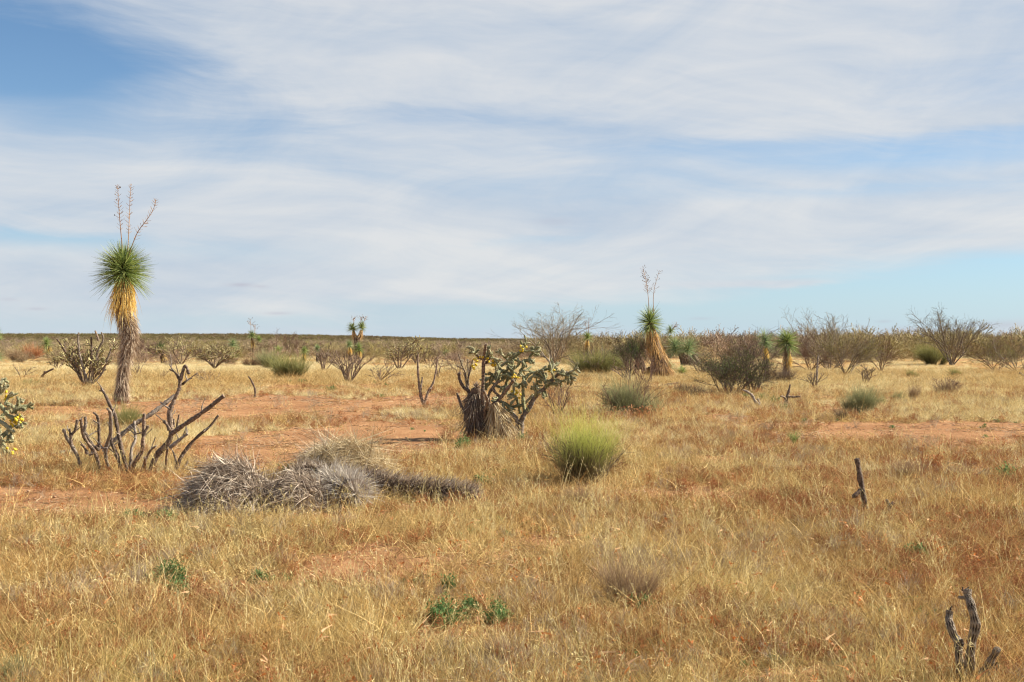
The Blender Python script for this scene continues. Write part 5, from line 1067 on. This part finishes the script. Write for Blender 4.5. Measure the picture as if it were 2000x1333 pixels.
wd = [('green ferny weed in the left foreground', (332, 1132), 36, 62), ('blue green weed below the ferny weed in the left foreground', (348, 1165), 30, 44), ('largest green leafy weed in the middle foreground', (868, 1214), 44, 66), ('pale green weed touching the right side of the largest one', (920, 1202), 30, 38),
      ('green weed with a rust coloured stalk in the middle foreground', (977, 1216), 34, 36), ('small green weed above the largest one', (880, 1160), 28, 26), ('faint green weed left of the middle foreground', (507, 1136), 20, 30), ('green weed in the grass right of the fallen trunk', (940, 948), 22, 34),
      ('green weed beside the brown combed tuft', (560, 935), 20, 30), ('green tuft below the left mound', (262, 1018), 18, 40), ('green tuft right of the one below the left mound', (322, 1020), 18, 34), ('flat green weed on the red soil in the left middle distance', (646, 763), 8, 26), ('tiny green weed left of the flat green one', (587, 749), 7, 12),
      ('green leafy weed in the shadow of the central stump', (905, 872), 26, 30), ('light green sprout at the foot of the living cholla', (1018, 862), 14, 26), ('green weeds under the pale leaning branch', (1462, 782), 14, 34), ('green weed right of the pale leaning branch', (1490, 784), 14, 24), ('blue green weed near the dark crooked stick', (1512, 790), 16, 24),
      ('green weed at the foot of the dark crooked stick', (1530, 800), 10, 22), ('green low bush near the right edge behind the grass', (1965, 935), 30, 44), ('green sprout right of the small grey shrub', (1722, 795), 16, 20), ('green weeds below the broken stick at far left', (60, 752), 10, 44), ('olive bushy weed inside the wiry tuft', (1250, 1195), 26, 40), ('green weed low on the far right of the foreground', (1790, 1090), 22, 34)]
for i, (lb_, b, h, w) in enumerate(wd): leafy(lb_, b, h*1.25, w*1.15, 900+i, n=1500 if b[1] > 1000 else 500, ls=.020 if b[1] > 1000 else .03)
for i, (lb_, b, h, w) in enumerate([('tall brown seed head weed beyond the red soil at right', (1806, 925), 72, 34), ('second brown seed head weed close to its right', (1832, 925), 62, 26)]): leafy(lb_, b, h, w, 940+i, leafm='rust', name='seed_head_weed', n=320, ls=.03)

# ------------------------------------------------------------------ the scrub line: bushes one can still tell apart, then the far mass
def brush_proto(kind, seed, Hm, Wm):
    rng = np.random.default_rng(seed); nst = 9
    D = fan_dirs(rng, nst, .15, 1.1); lv = grow(rng, rng.normal(size=(nst, 3))*[.1, .1, 0], D, Hm*.55*rng.uniform(.7, 1.1, nst), .02, [(5, .62, .6, .13, .05, .2), (4, .6, .7, .14, .03, .2), (3, .6, .7, .15, 0, .2), (0, 0, 0, .15, 0, 0)], S=3)
    Z = np.percentile(lv[-1][0][..., 2], 98); Xw = np.percentile(np.abs(lv[-1][0][..., 0]), 96)*2; f = np.array([Wm/Xw, Wm/Xw, Hm/Z])
    a = MB(); b = MB()
    for P, R in lv: polytubes(a, P*f, np.maximum(R*.8, .009), 3, rng=rng)
    P = (lv[-1][0]*f)[:, 1:].reshape(-1, 3); n = 1500 if kind == 'leafy' else 300
    leafcards(b, P[rng.integers(0, len(P), n)]+rng.normal(size=(n, 3))*.05, .06, rng, aspect=.4)
    return a, b
def brush_thing(kind, seed, Hm, Wm, bark, leafm, label, group):
    a, b = brush_proto(kind, seed, Hm, Wm)
    t = thing('scrub_bush', label, 'bush', (0, 0, 0), group)
    build(a, 'branches', M[bark], t); build(b, 'foliage', M[leafm], t, kind='stuff'); return t
kinds = [('bare', 1001, 2.0, 3.2, 'purple', 'purple', 'leafless purplish brown bush in the scrub line beyond the grass', 'leafless bushes of the scrub line'),
         ('leafy', 1002, 2.1, 3.0, 'bark_red', 'olive', 'olive leafy bush in the scrub line beyond the grass', 'olive bushes of the scrub line'),
         ('bare', 1003, 1.7, 3.4, 'purple', 'olive', 'low tangled brown bush with a few leaves in the scrub line beyond the grass', 'tangled bushes of the scrub line')]
protos = [brush_thing(*k) for k in kinds]; first = [True]*3
rg = np.random.default_rng(77)
for i in range(205):
    u = rg.uniform(-60, 2060) if i < 150 else rg.uniform(-40, 1120); right = u > 1150
    v = rg.uniform(690, 712) if not right else rg.uniform(688, 708)
    if 860 > u > 480 and v > 703: v = rg.uniform(690, 700)
    yy = CAM_H*FPX/(v-HZ); xx = (u-1000)/FPX*yy
    hgt = rg.uniform(.55, 1.0)*(1.08 if right else .74)*(1.0 if u < 1700 else 1.05)
    if 700 < u < 1050: hgt *= .8
    j = rg.choice(3, p=[.48, .27, .25] if u < 1700 else [.4, .4, .2])
    if i >= 150: v = rg.uniform(699, 718); yy = CAM_H*FPX/(v-HZ); xx = (u-1000)/FPX*yy; hgt = rg.uniform(.32, .6)
    pr = protos[j]
    if first[j]: o = pr; first[j] = False
    else:
        o = pr.copy(); COL.objects.link(o)
        for ch in pr.children:
            c = ch.copy(); COL.objects.link(c); c.parent = o
    if i >= 150:
        o['label'] = ('small leafless brown bush in pale grass in front of the left scrub line', 'small olive bush in pale grass in front of the left scrub line', 'small tangled bush in pale grass in front of the left scrub line')[j]
        o['group'] = ('small leafless bushes in the left middle distance', 'small olive bushes in the left middle distance', 'small tangled bushes in the left middle distance')[j]
    o.location = (xx, yy, H(xx, yy)-.03); o.rotation_euler = (0, 0, rg.uniform(0, 6.28)); o.scale = (hgt*rg.uniform(.8, 1.2), hgt*rg.uniform(.8, 1.2), hgt)
def brush_var(kind, seed, Hm, Wm):
    rng = np.random.default_rng(seed); mb = MB(); nst = 6
    lv = grow(rng, rng.normal(size=(nst, 3))*[.2, .2, 0], fan_dirs(rng, nst, .15, 1.15), Hm*.55, .03, [(4, .62, .7, .13, .05, .2), (4, .6, .8, .14, .03, .2), (0, 0, 0, .15, 0, 0)], S=2)
    Z = np.percentile(lv[-1][0][..., 2], 97); Xw = np.percentile(np.abs(lv[-1][0][..., 0]), 95)*2; f = np.array([Wm/Xw, Wm/Xw, Hm/Z])
    for P, R in lv: polytubes(mb, P*f, np.maximum(R, .02), 3, rng=rng)
    P = (lv[-1][0]*f)[:, 1:].reshape(-1, 3); n = 480 if kind else 300
    leafcards(mb, P[rng.integers(0, len(P), n)]+rng.normal(size=(n, 3))*.12, (.15 if kind else .10), rng, aspect=.35)
    return mb
rg = np.random.default_rng(78)
def far_points(n, y0, y1, power, tanh=.62):
    y = (y0**power+rg.random(n)*(y1**power-y0**power))**(1/power); x = (rg.random(n)*2-1)*tanh*y; return x, y
X, Y = far_points(5200, 108, 420, .9); u, v = uv(X, Y)
edge = (v < 702+5*(fbm(X*.03, Y*.01, 5)-.5)*4) ; X, Y, u = X[edge], Y[edge], u[edge]
hs = np.interp(u, [0, 700, 1000, 1150, 1400, 2000], [.66, .66, .68, .95, 1.0, 1.1])*rg.uniform(.55, 1.1, len(X))*np.where(u > 1050, np.clip(1.35-Y/900, .9, 1.2), 1)
scatter('brown_scrub', 'mass of leafless brown and purplish scrub beyond the grassland', 'scrub', [brush_var(0, s_, 2.1, 3.4) for s_ in (1, 2, 3, 4)], [M['purple']], X, Y, hs, 21, tilt=.05)
X, Y = far_points(11000, 130, 1650, .95); u, v = uv(X, Y)
hs = np.interp(u, [0, 1000, 1200, 2000], [.62, .62, .8, .95])*rg.uniform(.6, 1.15, len(X))*np.clip(Y/500, .8, 1.7)
scatter('green_scrub', 'dark olive scrub covering the low rise to the horizon', 'scrub', [brush_var(1, s_, 1.9, 3.6) for s_ in (5, 6, 7, 8)], [M['creosote']], X, Y, hs, 22, tilt=.05)
